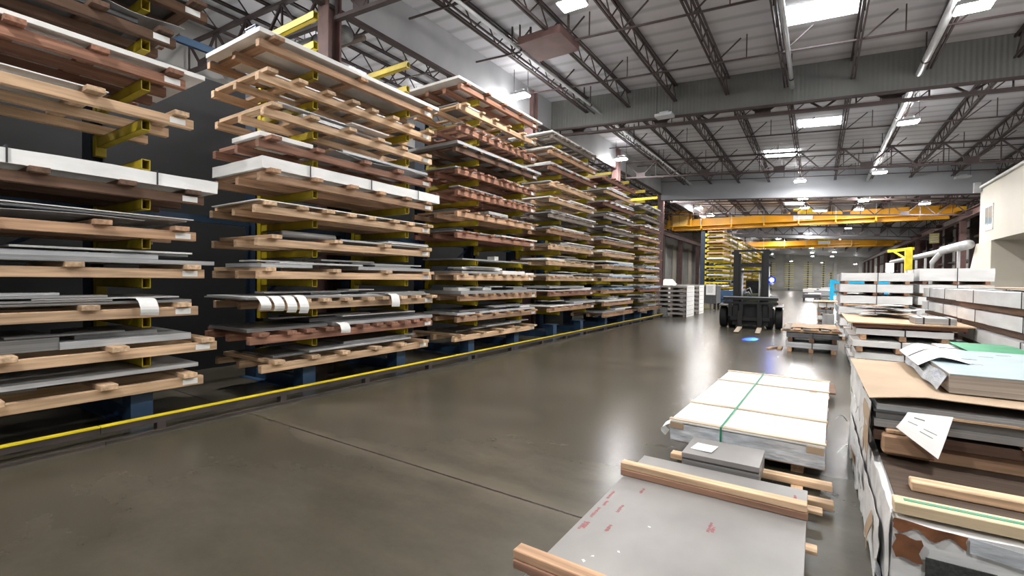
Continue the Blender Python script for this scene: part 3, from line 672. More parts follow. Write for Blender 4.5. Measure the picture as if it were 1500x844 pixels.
def crane(y, lab, trolley_x, sign):
    t = thing('bridge_crane', lab, 'crane', (0, y, 0), 0, 'orange bridge cranes')
    m = MB(); m.box(-10.6, 7.2, -.16, .16, 6.08, 6.12); m.box(-10.6, 7.2, -.14, .14, 6.62, 6.66); m.box(-10.6, 7.2, -.11, -.09, 6.12, 6.62); m.box(-10.6, 7.2, .09, .11, 6.12, 6.62)
    m.build('girder', 'orange', t)
    m = MB(); ibeam(m, -10.2, 7.1, .9, 5.85, 6.5, .3); m.build('rear_girder', 'orange', t)
    m = MB(); m.box(-10.2, 6.9, -.75, -.17, 6.02, 6.06)
    x = -10.
    while x < 6.9: m.box(x - .04, x + .04, -.75, -.17, 5.80, 6.02); m.box(x - .03, x + .03, -.19, -.165, 5.8, 6.1); x += 2.2
    m.box(-10.2, 6.9, -.2, -.16, 5.76, 6.02)
    m.build('walkway', 'orange', t)
    m = MB(); x = -10.
    while x < 6.9: m.bar((x, -.73, 6.06), (x, -.73, 6.98), .04); x += 2.2
    m.bar((-8.6, -.73, 6.96), (6.9, -.73, 6.96), .035)
    m.build('handrail', 'galv', t)
    for x in (-11., 7.3):
        m = MB(); m.box(x - .2, x + .2, -1.2, 1.9, 6.11, 6.38); e = m.build('end_truck', 'orange', t)
        for yy in (-.9, 1.6): MB().lathe([(.12, -.06), (.15, -.05), (.15, .05), (.12, .06)], 14, 'X', (x, yy, 6.15)).build('wheel', 'black', e)
    c = MB().box(-9.95, -8.80, -1.0, -.2, 6.06, 7.12).build('control_cabinet', 'cabinet', t, bev=.02)
    MB().box(-9.40, -9.38, -1.006, -1.0, 6.12, 7.06).build('cabinet_seam', 'girder', c)
    m = MB()
    for x in (-10.2, -8.5): m.bar((x, -1.05, 5.95), (x, -1.05, 7.2), .06); m.bar((x, -.2, 5.95), (x, -.2, 7.2), .06)
    m.bar((-10.2, -1.05, 7.2), (-8.5, -1.05, 7.2), .06); m.bar((-10.2, -1.05, 6.05), (-8.5, -1.05, 6.05), .06)
    m.build('cabinet_guard', 'orange', t)
    m = MB(); x = trolley_x
    for dx in (-.5, 0, .5): m.box(x + dx - .1, x + dx + .1, -.3, -.18, 6.1, 6.9)
    m.box(x - .62, x + .62, -.32, -.2, 6.6, 6.72); m.box(x - .62, x + .62, -.32, -.2, 6.82, 6.92)
    h = m.build('hoist_frame', 'ybright', t)
    s = MB().box(x - .6, x + .6, -.35, -.325, 6.16, 6.5).build('sign_plate', 'white', h); s['label'] = 'white capacity plate'
    m = MB(); m.box(x - .9, x + .7, .15, 1.2, 6.5, 6.78); m.tube([(x - .6, .6, 6.9), (x + .5, .6, 6.9)], .16, 12); m.build('hoist', 'orange', t)
    return t
crane(40., 'orange bridge crane with end cabinet, spanning the aisle before the second crane', -.95, True)
crane(66., 'orange bridge crane spanning the aisle behind the larger looking crane', .6, True)

# ------------------------------------------------------------------ right side wall posts, ducts, jib, signs
for i in range(20):
    y = 22 + 3.85 * i
    m = MB(); m.box(XR - .5, XR - .02, y - .12, y + .12, 0, roof(XR) - .1)
    struct('column_wall_post', m, 'oxide' if i % 2 else 'girder')
    struct('wall_right_panel', MB().box(XR - .06, XR - .01, y + 1.1, y + 2.3, 1.0, 5.6), 'cream2')
struct('trim_3', MB().box(XR - .3, XR - .03, 20, 110, 3.3, 3.45).box(XR - .3, XR - .03, 20, 110, 4.9, 5.05), 'girder')
for i in range(9):
    y = 32 + 7.7 * i
    struct('wall_left_panel', MB().box(XL + .01, XL + .08, y, y + 1.6, .5, 5.8), 'cream2')
    struct('wall_left_pilaster', MB().box(XL + .01, XL + .6, y + 2.6, y + 3.2, 0, roof(XL) - .1), 'concrete')

t = thing('cream_enclosure', 'cream panelled enclosure with window and overhanging upper storey beside the stacks', 'enclosure', (5.5, 24.8, 0))
MB().add([(0, -3.4, 3.31), (0, 1.6, 3.31), (0, 1.6, 5.50), (0, -3.4, 5.50), (3.6, -3.4, 3.31), (3.6, 1.6, 3.31), (3.6, 1.6, 5.9), (3.6, -3.4, 5.9)],
         [(0, 1, 2, 3), (7, 6, 5, 4), (0, 4, 5, 1), (1, 5, 6, 2), (2, 6, 7, 3), (3, 7, 4, 0)]).build('upper_storey', 'cream', t)
MB().add([(.002, 0, 0), (.002, 4.6, 0), (.002, 2.05, 3.308), (.002, 0, 3.308), (3.6, 0, 0), (3.6, 4.6, 0), (3.6, 2.05, 3.308), (3.6, 0, 3.308)],
         [(0, 1, 2, 3), (7, 6, 5, 4), (0, 4, 5, 1), (1, 5, 6, 2), (2, 6, 7, 3), (3, 7, 4, 0)]).build('lower_storey', 'cream2', t)
m = MB(); m.box(-.08, 3.7, -3.5, 1.7, 5.9, 5.93); 
MB().add([(-.1, -3.5, 5.50), (-.1, 1.7, 5.50), (-.1, 1.7, 5.58), (-.1, -3.5, 5.58), (3.7, -3.5, 5.92), (3.7, 1.7, 5.92), (3.7, 1.7, 6.0), (3.7, -3.5, 6.0)],
         [(0, 1, 2, 3), (7, 6, 5, 4), (0, 4, 5, 1), (1, 5, 6, 2), (2, 6, 7, 3), (3, 7, 4, 0)]).build('roof_panel', 'white', t)
w = MB().box(-.03, .01, -.2, .8, 3.72, 4.70).build('window_frame', 'white', t)
MB().box(-.035, -.02, -.13, .30, 3.80, 4.62).box(-.035, -.02, .36, .73, 3.80, 4.62).build('window_pane', 'glass', w)
MB().box(-.25, -.05, 1.3, 1.5, 5.35, 5.75).box(-.06, .0, 1.35, 1.45, 5.4, 5.5).build('wall_lamp_box', 'galv', t)
MB().box(1.1, 2.6, -.03, -.002, .1, 1.9).build('door_panel', 'concrete', t)

t = thing('dust_duct', 'silver round duct running along the side wall from the cream enclosure', 'duct', (5.25, 26.9, 3.3))
MB().tube([(0.04, 0, 0), (0, 4.4, .02)], .2, 14).build('duct_run', 'galv', t, smooth=True)
MB().tube([(0, 4.4, .02), (.0, 5.6, -.02), (0, 14, .05), (0, 24, .16)], .15, 14).build('duct_run', 'galv', t, smooth=True)
MB().tube([(0, 4.6, .0), (-.1, 6.4, -.5), (-.1, 6.5, -1.1), (-.1, 6.5, -3.3)], .12, 12).build('duct_drop', 'galv', t, smooth=True)
for y in (1.4, 9., 12, 18): MB().bar((0, y, -.18), (0, y, -3.29), .1).build('duct_leg', 'galv', t)
t = thing('jib_crane', 'yellow jib post with short arm behind the wrapped packs', 'jib crane', (3.75, 30, 0))
MB().box(-.14, .14, -.14, .14, 0, 3.3).build('post', 'ybright', t, bev=.01)
MB().bar((.16, 0, 3.36), (-.55, 2.2, 3.36), .12, .14).build('boom', 'ybright', t); MB().bar((-.02, -.02, 2.8), (-.38, 1.5, 3.28), .07).build('knee_brace', 'ybright', t)
MB().box(-.3, .3, -.3, .3, 0, .03).build('base_plate', 'ybright', t)
t = thing('wall_sign', 'small yellowish sign hung from the runway beside the cream enclosure', 'sign', (6.95, 44.5, 0))
MB().box(-.02, .02, -.30, .30, 4.55, 5.25).build('sign_board', 'olivesign', t, rot=(0, 0, .9)); MB().box(-.01, .01, -.01, .01, 5.25, 5.5).build('sign_hanger', 'girder', t)
MB().box(-.03, -.021, -.22, .22, 4.98, 5.04).box(-.03, -.021, -.22, .22, 4.82, 4.88).box(-.03, -.021, -.22, .22, 4.66, 4.72).build('sign_lines', 'cream2', t, rot=(0, 0, .9))
t = thing('work_lamp', 'bright white work lamp on a stand behind the wrapped packs', 'lamp', (2.63, 26, 0))
m = MB().box(-.14, .14, -.04, .04, 2.1, 2.52).build('lamp_head', 'white', t); MB().box(-.125, .125, -.05, -.041, 2.13, 2.49).build('lens', 'worklamp', m)
MB().bar((0, 0, .3), (0, 0, 2.1), .04).build('stand', 'galv', t)
for a in (0, 2.1, 4.2): MB().bar((0, 0, .5), (.4 * math.cos(a), .4 * math.sin(a), .015), .03).build('leg', 'galv', t)

# ------------------------------------------------------------------ forklift
fk = thing('forklift', 'dark forklift facing the camera with its forks lowered to the floor', 'forklift', (-1.93, 18.35, 0), math.radians(3))
def fp(name, mb, mat, parent=fk, **k): return mb.build(name, mat, parent, **k)
for s in (-1, 1):
    fp('mast_channel', MB().box(s * .46 - .085, s * .46 + .085, -.42, -.36, .12, 2.72).box(s * .46 + s * .05 - .02, s * .46 + s * .05 + .02, -.36, -.18, .12, 2.72), 'black')
    fp('inner_mast', MB().box(s * .36 - .045, s * .36 + .045, -.36, -.2, .1, 2.6), 'black')
    fp('lift_cylinder', MB().tube([(s * .27, -.25, .3), (s * .27, -.25, 2.1)], .035, 10), 'galv', smooth=True)
    fp('fork', MB().add([(s * .3 - .07, -2.05, .03), (s * .3 + .07, -2.05, .03), (s * .3 + .07, -2.05, .042), (s * .3 - .07, -2.05, .042), (s * .3 - .07, -.62, .03), (s * .3 + .07, -.62, .03), (s * .3 + .07, -.62, .085), (s * .3 - .07, -.62, .085)],
        [(0, 1, 2, 3), (7, 6, 5, 4), (0, 4, 5, 1), (1, 5, 6, 2), (2, 6, 7, 3), (3, 7, 4, 0)]), 'pale_x')  # pale tines: the light on the steel is put into the colour
    fp('fork_shank', MB().box(s * .3 - .07, s * .3 + .07, -.615, -.56, .09, .62), 'black')
    w = None
    for q in (.58, .86):
        w = fp('front_wheel', MB().lathe([(.2, -.115), (.34, -.115), (.375, -.085), (.375, .085), (.34, .115), (.2, .115)], 28, 'X', (s * q, 0, .376)), 'rubber')
        MB().lathe([(.05, -.12), (.2, -.10), (.2, .10), (.05, .12)], 20, 'X', (s * q, 0, .376)).build('hub', 'steel', w)
    fp('rear_wheel', MB().lathe([(.15, -.1), (.27, -.1), (.3, -.07), (.3, .07), (.27, .1), (.15, .1)], 24, 'X', (s * .62, 1.95, .301)), 'rubber')
    fp('fender', MB().add([(s * .5, -.44, .78), (s * 1.0, -.44, .76), (s * 1.0, .45, .82), (s * .5, .45, .82), (s * .5, -.44, .8), (s * 1.0, -.44, .78), (s * 1.0, .45, .84), (s * .5, .45, .84)],
        [(0, 1, 2, 3), (7, 6, 5, 4), (0, 4, 5, 1), (1, 5, 6, 2), (2, 6, 7, 3), (3, 7, 4, 0)]), 'black')
    fp('guard_post', MB().bar((s * .55, .1, 1.0), (s * .5, .35, 2.25), .06).bar((s * .5, 1.5, 1.1), (s * .5, 1.4, 2.25), .06), 'galv' if s > 0 else 'black')
    fp('headlamp', MB().lathe([(.03, 0), (.07, .02), (.07, .09), (.04, .12)], 14, 'Y', (s * .62, -.05, 1.55)), 'galv')
fp('mast_crossbar', MB().box(-.54, .54, -.43, -.35, 2.66, 2.73), 'black'); fp('mast_crossbar', MB().box(-.5, .5, -.36, -.3, 2.14, 2.24), 'black')
fp('mast_crossbar', MB().box(-.5, .5, -.36, -.3, 1.95, 2.02), 'black'); fp('mast_crossbar', MB().box(-.5, .5, -.34, -.26, .14, .24), 'black')
for s in (-1, 1):
    for z in ((1.62, 2.2, 2.62) if s < 0 else (2.2, 2.62)): fp('mast_roller_bracket', MB().box(s * .56 - .05, s * .56 + .05, -.4, -.3, z - .05, z + .05), 'black')
cg = fp('carriage', MB().box(-.84, .84, -.53, -.45, 1.0, 1.13).box(-.84, .84, -.53, -.45, .86, .94).box(-.6, .6, -.53, -.45, .3, .42), 'black')
MB().box(-.84, .84, -.545, -.53, 1.09, 1.12).build('carriage_edge', 'galv', cg)
for s in (-.62, -.28, .28, .62): MB().box(s - .06, s + .06, -.52, -.46, .42, .86).build('carriage_upright', 'black', cg)
fp('chassis', MB().box(-.46, .46, -.25, 2.3, .13, .82).box(-.44, .44, .6, 2.3, .82, 1.05), 'black', bev=.02)
fp('counterweight', MB().box(-.58, .58, 2.05, 2.75, .3, 1.15), 'olive', bev=.08)
fp('dashboard', MB().box(-.46, .46, -.1, .22, .82, 1.22), 'olive', bev=.03)
st = fp('seat', MB().box(-.25, .25, .8, 1.25, 1.06, 1.18).box(-.25, .25, 1.2, 1.32, 1.18, 1.68), 'black', bev=.03)
fp('steering_wheel', MB().tube([(.17 * math.cos(a * PI / 8), .42 - .08 * math.sin(a * PI / 8), 1.35 + .14 * math.sin(a * PI / 8)) for a in range(17)], .014, 6).bar((0, .2, 1.15), (0, .42, 1.35), .03), 'black')
fp('overhead_guard', MB().box(-.54, .54, .3, .36, 2.22, 2.3).box(-.54, .54, 1.4, 1.46, 2.22, 2.3).box(-.54, -.48, .3, 1.46, 2.22, 2.3).box(.48, .54, .3, 1.46, 2.22, 2.3).box(-.3, -.26, .3, 1.4, 2.24, 2.28).box(-.1, -.06, .3, 1.4, 2.24, 2.28).box(.1, .14, .3, 1.4, 2.24, 2.28).box(.3, .34, .3, 1.4, 2.24, 2.28), 'black')
fp('side_panel', MB().box(.48, .8, .2, .6, .86, 1.08), 'olive'); fp('side_step', MB().box(-.8, -.48, .2, .6, .5, .56), 'black')
bl = fp('blue_spotlight', MB().lathe([(.05, .14), (.11, .1), (.13, 0), (.12, -.02)], 18, 'Y', (.62, .0, 1.70)), 'blue')
MB().lathe([(.005, -.035), (.085, -.028), (.085, -.022), (.005, -.021)], 18, 'Y', (.62, .0, 1.70)).build('lens', 'bluelamp', bl)
MB().lathe([(.005, -.042), (.035, -.040), (.035, -.036), (.005, -.035)], 14, 'Y', (.62, .0, 1.70)).build('lamp_core', 'bluecore', bl)
fp('hose', MB().tube([(-.1, -.4, 1.15), (-.15, -.48, 1.35), (-.02, -.5, 1.42), (.05, -.45, 1.2)], .022, 8).tube([(.02, -.4, 1.12), (-.05, -.52, 1.28), (-.18, -.5, 1.22)], .022, 8), 'galv', smooth=True)
ld = bpy.data.lights.new('blue_spot_beam', 'SPOT'); ld.energy = 9000; ld.color = (.02, .10, 1); ld.spot_size = math.radians(6.5); ld.spot_blend = .7; ld.shadow_soft_size = .03
lo = bpy.data.objects.new('blue_spot_beam', ld); C.objects.link(lo)
lo.location = (-1.32, 18.28, 1.70); lo.rotation_euler = (Vector((-1.56, 14.8, 0)) - Vector((-1.32, 18.28, 1.70))).to_track_quat('-Z', 'Y').to_euler()

# ------------------------------------------------------------------ stacks on the floor
def skid(parent, X, Y, z, wood, h=.09, n=3, along='X'):
    """runner blocks under a pack: n runners along one direction, plus a deck board on each side"""
    for i in range(n):
        f = -.5 + (i + .12) / (n - .76)
        f = (-.42 + .84 * i / (n - 1))
        if along == 'X': put('runner', boxm(X, .09, h, wood + '_x', .004), parent, (0, f * Y, z))
        else: put('runner', boxm(.09, Y, h, wood + '_y', .004), parent, (f * X, 0, z))
def stack(x0, x1, y0, y1, layers, name_where, group, seed, along='Y'):
    """layers from the floor up: (kind, thickness, wood, skid height, dx, dy); each layer is one strapped pack with its own skid"""
    r = random.Random(seed); z = 0.; cx, cy = (x0 + x1) / 2, (y0 + y1) / 2; X, Y = x1 - x0, y1 - y0
    N = len(layers)
    for i, (kind, th, wood, h, dx, dy) in enumerate(layers):
        words = {'wrap': 'white wrapped', 'film': 'film wrapped', 'alu': 'bare grey', 'steel': 'dull grey', 'white': 'smooth white', 'dark': 'dark', 'pine_y': 'wooden topped'}[kind]
        pos = 'bottom' if i == 0 else 'topmost' if i == N - 1 else ORD[i] + ' from the floor,'
        if 0 < i < N - 1: pos = ORD[i] + ' layer up'
        t = thing('skidded_sheet_pack', '%s sheet pack, %s of the %s' % (words, pos, name_where), 'sheet pack', (cx + dx, cy + dy, z + .0005), r.uniform(-.008, .008), group)
        skid(t, X, Y, 0, wood, h, 3, along)
        if kind in ('wrap', 'film'): put('pack_body', puffy(X, Y, th, .016, seed + i * 3.3, kind), t, (0, 0, h + .001))
        else: put('pack_body', boxm(X, Y, th, kind, .004), t, (0, 0, h + .001))
        for q in (-.22, .24): strap(t, X + .03, Y + .02, th + .010, q * Y, 'ink', .018, 'X', h - .005)
        strap(t, X + .02, Y + .03, th + .010, .02 * X, 'ink', .018, 'Y', h - .005)
        z += h + th + .016
    return z
W = 'wrap'
# behind the cardboard-topped pile: low pile with scrap on top
zb = stack(.56, 1.85, 10.2, 13.4, [(W, .11, 'grey', .09, 0, 0), (W, .11, 'tan', .08, .03, .04), ('white', .10, 'tan', .09, -.02, .0), (W, .10, 'tan', .09, .04, .1)],
           'pile carrying the loose scrap', 'packs in the scrap-topped pile', 21)
t = thing('scrap_skid', 'broad wooden skid on the pile, covered with loose sheet scrap', 'skid', (1.3, 11.75, zb + .014))
for y in (-1.4, 0, 1.35): put('runner', boxm(1.5, .09, .07, 'red_x', .004), t, (0, y, 0))
put('deck_board', boxm(1.66, 3.1, .025, 'pine_x', .003), t, (0, 0, .071)); zs = zb + .112
sp = random.Random(8)
for i in range(14):
    X, Y = sp.uniform(.25, .8), sp.uniform(.3, 1.1); mat = ['alu', 'steel', 'white', 'dark', 'pine_y', 'card', 'paper'][i % 7]; zz = zs + .003 + .017 * i
    cx, cy = 1.3 + sp.uniform(-.4, .3), 12.0 + sp.uniform(-.35, 1.0); A = sp.uniform(.005, .02); ph = sp.uniform(0, 6)
    o = MB().grid(lambda u, v: (X * (u - .5), Y * (v - .5), .008 + A * .3 * (1 + math.sin(u * 4 + v * 3 + ph))), 5, 5, .006).build('sheet_offcut', mat, None, (cx, cy, zz), (0, 0, sp.uniform(-.9, .9)))
    tag(o, '%s offcut %s in the loose scrap on the pile' % (['bright grey', 'dull grey', 'white', 'dark', 'wooden', 'brown card', 'paper'][i % 7], 'lying lower down' if i < 7 else 'lying on top'), 'offcut', 'loose scrap on the pile')
t = thing('strapped_block', 'small grey block with two black straps at the edge of the scrap skid', 'block', (1.66, 10.62, zs + .001))
MB().box(-.26, .26, -.3, .3, 0, .11).build('block_body', 'steel', t, bev=.006)
for x in (-.15, .17): MB().box(x - .012, x + .012, -.304, -.3, 0, .112).box(x - .012, x + .012, -.304, .3, .11, .114).build('strap', 'ink', t)
# tall three-high looking pile of wrapped packs
stack(.55, 2.15, 16.4, 19.4, [(W, .22, 'tan', .085, 0, 0), (W, .22, 'tan', .085, .02, .03), (W, .22, 'tan', .085, -.02, 0), (W, .22, 'tan', .085, .02, .02), (W, .22, 'red', .085, 0, 0), (W, .225, 'tan', .08, .02, .02)],
      'pile before the cyan frame', 'packs in the cyan-frame pile', 33)
stack(2.3, 3.75, 16.6, 19.4, [(W, .22, 'tan', .09, 0, 0), (W, .22, 'tan', .085, .02, 0), (W, .22, 'tan', .085, -.02, .02), (W, .22, 'tan', .085, 0, 0), (W, .23, 'tan', .085, .03, .02), (W, .33, 'red', .085, .02, -.02)],
      'tallest pile by the cream enclosure', 'packs in the tallest pile', 44)
# long white packs on the right, two runs
stack(2.15, 3.45, 7.0, 11.5, [(W, .19, 'brown', .10, 0, 0), (W, .19, 'brown', .10, .0, .04), (W, .19, 'brown', .10, -.01, -.02), (W, .19, 'brown', .10, .01, .03), (W, .20, 'brown', .10, -.02, 0)],
      'long pile running past the frame edge', 'packs in the long white pile', 55)
stack(2.17, 3.4, 11.75, 15.1, [(W, .19, 'brown', .10, 0, 0), (W, .19, 'brown', .10, .02, 0), (W, .19, 'brown', .10, -.01, .02), (W, .19, 'brown', .10, 0, 0), (W, .20, 'brown', .10, .02, .02)],
      'long pile behind the first white run', 'packs in the rear white pile', 66)
t = thing('timber_sheet', 'thin pale plywood sheet lying on the long white pile', 'sheet', (2.9, 9.3, 1.46 + 5 * .016 + .03))
MB().grid(lambda u, v: (1.2 * (u - .5), 4.3 * (v - .5), .012), 2, 4, .01).build('plywood', 'pine_y', t)
for i, (y, z) in enumerate(((10.9, .78), (9.7, .50))):
    o = MB().box(-.002, .002, -.05, .05, 0, .06).build('paper_sticker', 'pink', None, (2.15 - .02, y, z)); tag(o, '%s pink sticker on the face of the long white pile' % ['higher', 'lower'][i], 'sticker', 'pink stickers')
# low skids left of the piles
stack(-.6, .42, 12.75, 14.7, [('alu', .12, 'tan', .1, 0, 0), ('dark', .10, 'brown', .1, .02, 0)], 'low pile in front of the forklift', 'packs in the low pile', 77)
t = thing('timber_skid', 'worn skid with splayed boards topping the low pile by the forklift', 'skid', (-.1, 13.7, .462))
for y in (-.85, .85): put('runner', boxm(1.2, .08, .05, 'pine_x', .003), t, (0, y, 0))
for i in range(6): put('deck_board', boxm(.16, 1.9, .02, 'tan_y' if i % 2 else 'grey_y', .002), t, (-.46 + .185 * i, 0, .051), (0, 0, .02 * (i % 3 - 1)))
t = thing('cardboard_sheet', 'bent brown cardboard lying on the worn skid by the forklift', 'cardboard', (-.05, 13.6, .536))
MB().grid(lambda u, v: (.9 * (u - .5), 1.2 * (v - .5), .012 + .02 * math.sin(u * 7 + v * 2) ** 2), 8, 6, .005).build('cardboard', 'card', t)
for i, (x, y, a) in enumerate(((-.90, 13.3, 1.25), (-.74, 13.35, 1.56))):
    o = put('timber_offcut', boxm(.5, .09, .04, 'pine_x', .004), None, (x + .02, y - .25, .001 + .0), (0, 0, a))
    tag(o, '%s pine offcut on the floor beside the low pile' % ['angled', 'straighter'][i], 'offcut', 'pine offcuts')
stack(.05, .5, 20.3, 22.0, [('steel', .12, 'tan', .08, 0, 0), (W, .14, 'tan', .08, 0, 0), ('steel', .12, 'tan', .08, 0, 0), (W, .14, 'tan', .08, .02, 0)], 'narrow pile beside the cyan frame pile', 'packs in the narrow pile', 88)
t = thing('wrapped_roll', 'white wrapped roll standing beside the narrow pile', 'roll', (.36, 19.95, 0))
MB().lathe([(.02, 0), (.17, 0), (.18, .02), (.18, .5), (.17, .52), (.02, .52)], 24, 'Z').build('roll_body', 'wrap', t, smooth=False); MB().lathe([(.005, .521), (.06, .521), (.06, .526), (.005, .526)], 16, 'Z').build('core', 'card', t)
t = thing('timber_sheet', 'pale board lying on the narrow pile', 'board', (.28, 21., .92))
put('board', boxm(.75, 1.5, .03, 'pine_y', .003), t)
t = thing('blue_glow_frame', 'bright cyan frame standing in for blue light behind the wrapped packs', 'frame', (.5, 22.6, 0))  # cyan colour paints the blue glow showing through the pack gaps
for x in (0, 1.7):
    MB().box(x - .06, x + .06, -.04, .04, 0, 1.75).build('post', 'cyan', t); MB().box(x - .2, x + .2, -.25, .25, 0, .02).build('foot', 'cyan', t)
for z in (.62, 1.12, 1.3, 1.6, 1.68): MB().box(.06, 1.64, -.03, .03, z, z + .07).build('shelf_rail', 'cyan', t)
for i in range(8): MB().box(.0 - .12, .0 - .06, -.03, .03, 1.0 + .09 * i, 1.03 + .09 * i).build('tooth', 'cyan', t)
# distant low loads
for i, (x, y, sx, sy, h, wood) in enumerate(((-.35, 49.5, 1.5, 2.2, .5, 'dark'), (.5, 54, 1.6, 2.4, .8, 'alu'), (.7, 61, 1.6, 2.6, .9, 'steel'), (2.2, 47, 1.4, 2.0, .6, 'white'), (-.6, 72, 2., 2.6, .7, 'white'))):
    t = thing('low_trolley', ['dark low trolley with pale sheets on the open floor', 'trolley of bright sheets behind the dark trolley', 'taller grey loaded trolley in mid hall', 'white loaded trolley behind the cyan frame', 'trolley farthest along the open aisle'][i], 'trolley', (x, y, 0), 0, 'loaded trolleys down the hall')
    MB().box(-sx / 2, sx / 2, -sy / 2, sy / 2, .28, .4).build('platform', 'dark', t)
    for a in (-1, 1):
        for c in (-1, 1): MB().box(a * sx * .4 - .06, a * sx * .4 + .06, c * sy * .4 - .06, c * sy * .4 + .06, 0, .28).build('leg', 'black', t)
    MB().box(-sx * .45, sx * .4, -sy * .45, sy * .45, .401, h + .1).build('sheet_load', wood, t, bev=.02); MB().box(-sx * .2, sx * .45, -sy * .3, sy * .45, h + .101, h + .2).build('sheet_load', 'white', t)

# white-ended skids near the rack end
for si, (x0, x1, y0, y1, n, wh) in enumerate(((-6.2, -4.87, 21.75, 23.25, 7, 'pile just past the rack end'), (-6.0, -4.87, 24.4, 25.5, 7, 'second pile past the rack end'))):
    for i in range(n):
        t = thing('empty_skid', 'grey skid with white ends, %s of the %s' % ('bottom' if i == 0 else 'topmost' if i == n - 1 else ORD[i] + ' layer up', wh), 'skid', ((x0 + x1) / 2, (y0 + y1) / 2, i * .2025), 0, 'white ended skids past the rack')
        X, Y = x1 - x0, y1 - y0
        for q in (-1, 0, 1): put('runner', boxm(.1, Y - .04, .11, 'grey_y'), t, (q * (X / 2 - .07) * .96, 0, 0))
        put('deck', boxm(X, Y, .085, 'deckgrey'), t, (0, 0, .111))
        put('printed_end', boxm(.012, Y, .2, 'paper'), t, (X / 2 + .007, 0, .001))
        m = MB()
        for q in range(5): m.box(X / 2 + .0135, X / 2 + .015, -Y * .4 + q * Y * .17, -Y * .4 + q * Y * .17 + .12, .09, .115)
        m.build('print_marks', 'steel', t)
t = thing('steel_bin', 'dark steel bin on legs behind the white ended skids', 'bin', (-5.9, 29.5, 0))
MB().box(-1.1, 1.1, -.7, .7, .35, 1.35).build('bin_body', 'dark', t, bev=.02); MB().box(-1.15, 1.15, -.75, .75, 1.35, 1.42).build('rim', 'steel', t)
for a in (-1, 1):
    for c in (-.6, .6): MB().box(a - .06, a + .06, c - .06, c + .06, 0, .35).build('leg', 'black', t)
t = thing('notice_board', 'white notice sheet on a post before the distant yellow racks', 'sign', (-5.08, 28.6, 0))
MB().box(-.25, .25, -.012, .012, .85, 1.46).build('notice_sheet', 'paper', t); MB().box(-.03, .03, .013, .05, 0, 1.4).build('post', 'dark', t)
m = MB()
for q in range(5): m.box(-.17, .1 + .02 * (q % 3), -.0135, -.0125, 1.0 + q * .08, 1.025 + q * .08)
m.build('notice_lines', 'steel', t); MB().box(-.2, .2, -.2, .2, 0, .012).build('foot', 'dark', t)
t = thing('white_drum', 'pale hooded machine behind the white ended skids', 'machine', (-8.3, 31.5, 0))
MB().box(-.6, .6, -.5, .5, 0, 1.3).build('machine_body', 'white', t, bev=.05); MB().add([(-.6, -.5, 1.3), (.6, -.5, 1.3), (.6, .5, 1.3), (-.6, .5, 1.3), (-.1, -.2, 1.75), (.3, -.2, 1.75), (.3, .2, 1.75), (-.1, .2, 1.75)], [(0, 1, 5, 4), (1, 2, 6, 5), (2, 3, 7, 6), (3, 0, 4, 7), (4, 5, 6, 7), (3, 2, 1, 0)]).build('hood', 'cream', t)
t = thing('blue_machine_frame', 'dark blue machine base below the distant yellow racks', 'machine', (-4.1, 33.2, 0))
MB().box(-1.2, .9, -.4, .4, .5, 1.05).build('base_beam', 'blue', t)
for x in (-1., .7): MB().box(x - .1, x + .1, -.3, .3, 0, .5).build('leg', 'blue', t)

# ------------------------------------------------------------------ white pack on the aisle floor
K = thing('wrapped_sheet_pack', 'large bright white topped sheet pack lying low on the aisle floor', 'sheet pack', (-.492, 6.06, 0), math.radians(-1.6))
X, Y = 1.22, 3.05
for x in (-.42, .42): put('runner', boxm(.09, Y - .25, .085, 'pine_y', .004), K, (x, 0, 0))
for y in (-1.42, -.7, 0, .7, 1.42): put('cross_board', boxm(X + .02, .12, .022, 'pine_x', .003), K, (0, y, .086))
put('pack_body', puffy(X, Y, .165, .012, 5, 'film', .1), K, (0, 0, .110))
MB().box(-X / 2 - .004, X / 2 + .004, -Y / 2 - .004, Y / 2 + .004, .284, .296).build('top_sheet', 'white', K)['label'] = 'bright white top sheet'
for i, y in enumerate((-1.49, -.72, .72, 1.47)):
    bt = put('batten', boxm(X + .03, .055, .014, 'pale_x', .002), K, (0, y, .2965), (0, 0, .004 * (i - 1)))
strap(K, X, Y + .03, .196, -.16, 'gstrap', .016, 'Y', .112)['label'] = 'green strap'
for x, y in ((-.56, -1.53), (.54, -1.53)): MB().box(x - .05, x + .07, y - .008, y + .02, .23, .283).build('corner_guard', 'card', K)
MB().grid(lambda u, v: (-.615 - .085 * math.sin(u * 2.6), -1.52 + .12 * v, .27 - .12 * u - .01 * math.cos(v * 3)), 10, 3, .002, (1, 0, 0)).build('loose_wrap', 'paper', K)
MB().box(.42, .5, .62, .64 + .1, .2968, .2975).build('tape_patch', 'card', K)
t = thing('timber_skid', 'brown wooden skid behind the bright white pack', 'skid', (-.2, 8.05, 0))
for x in (-.45, 0, .3): put('runner', boxm(.09, .7, .1, 'brown_y', .003), t, (x, 0, 0))
put('deck_board', boxm(.95, .75, .025, 'brown_x', .003), t, (-.03, 0, .101))

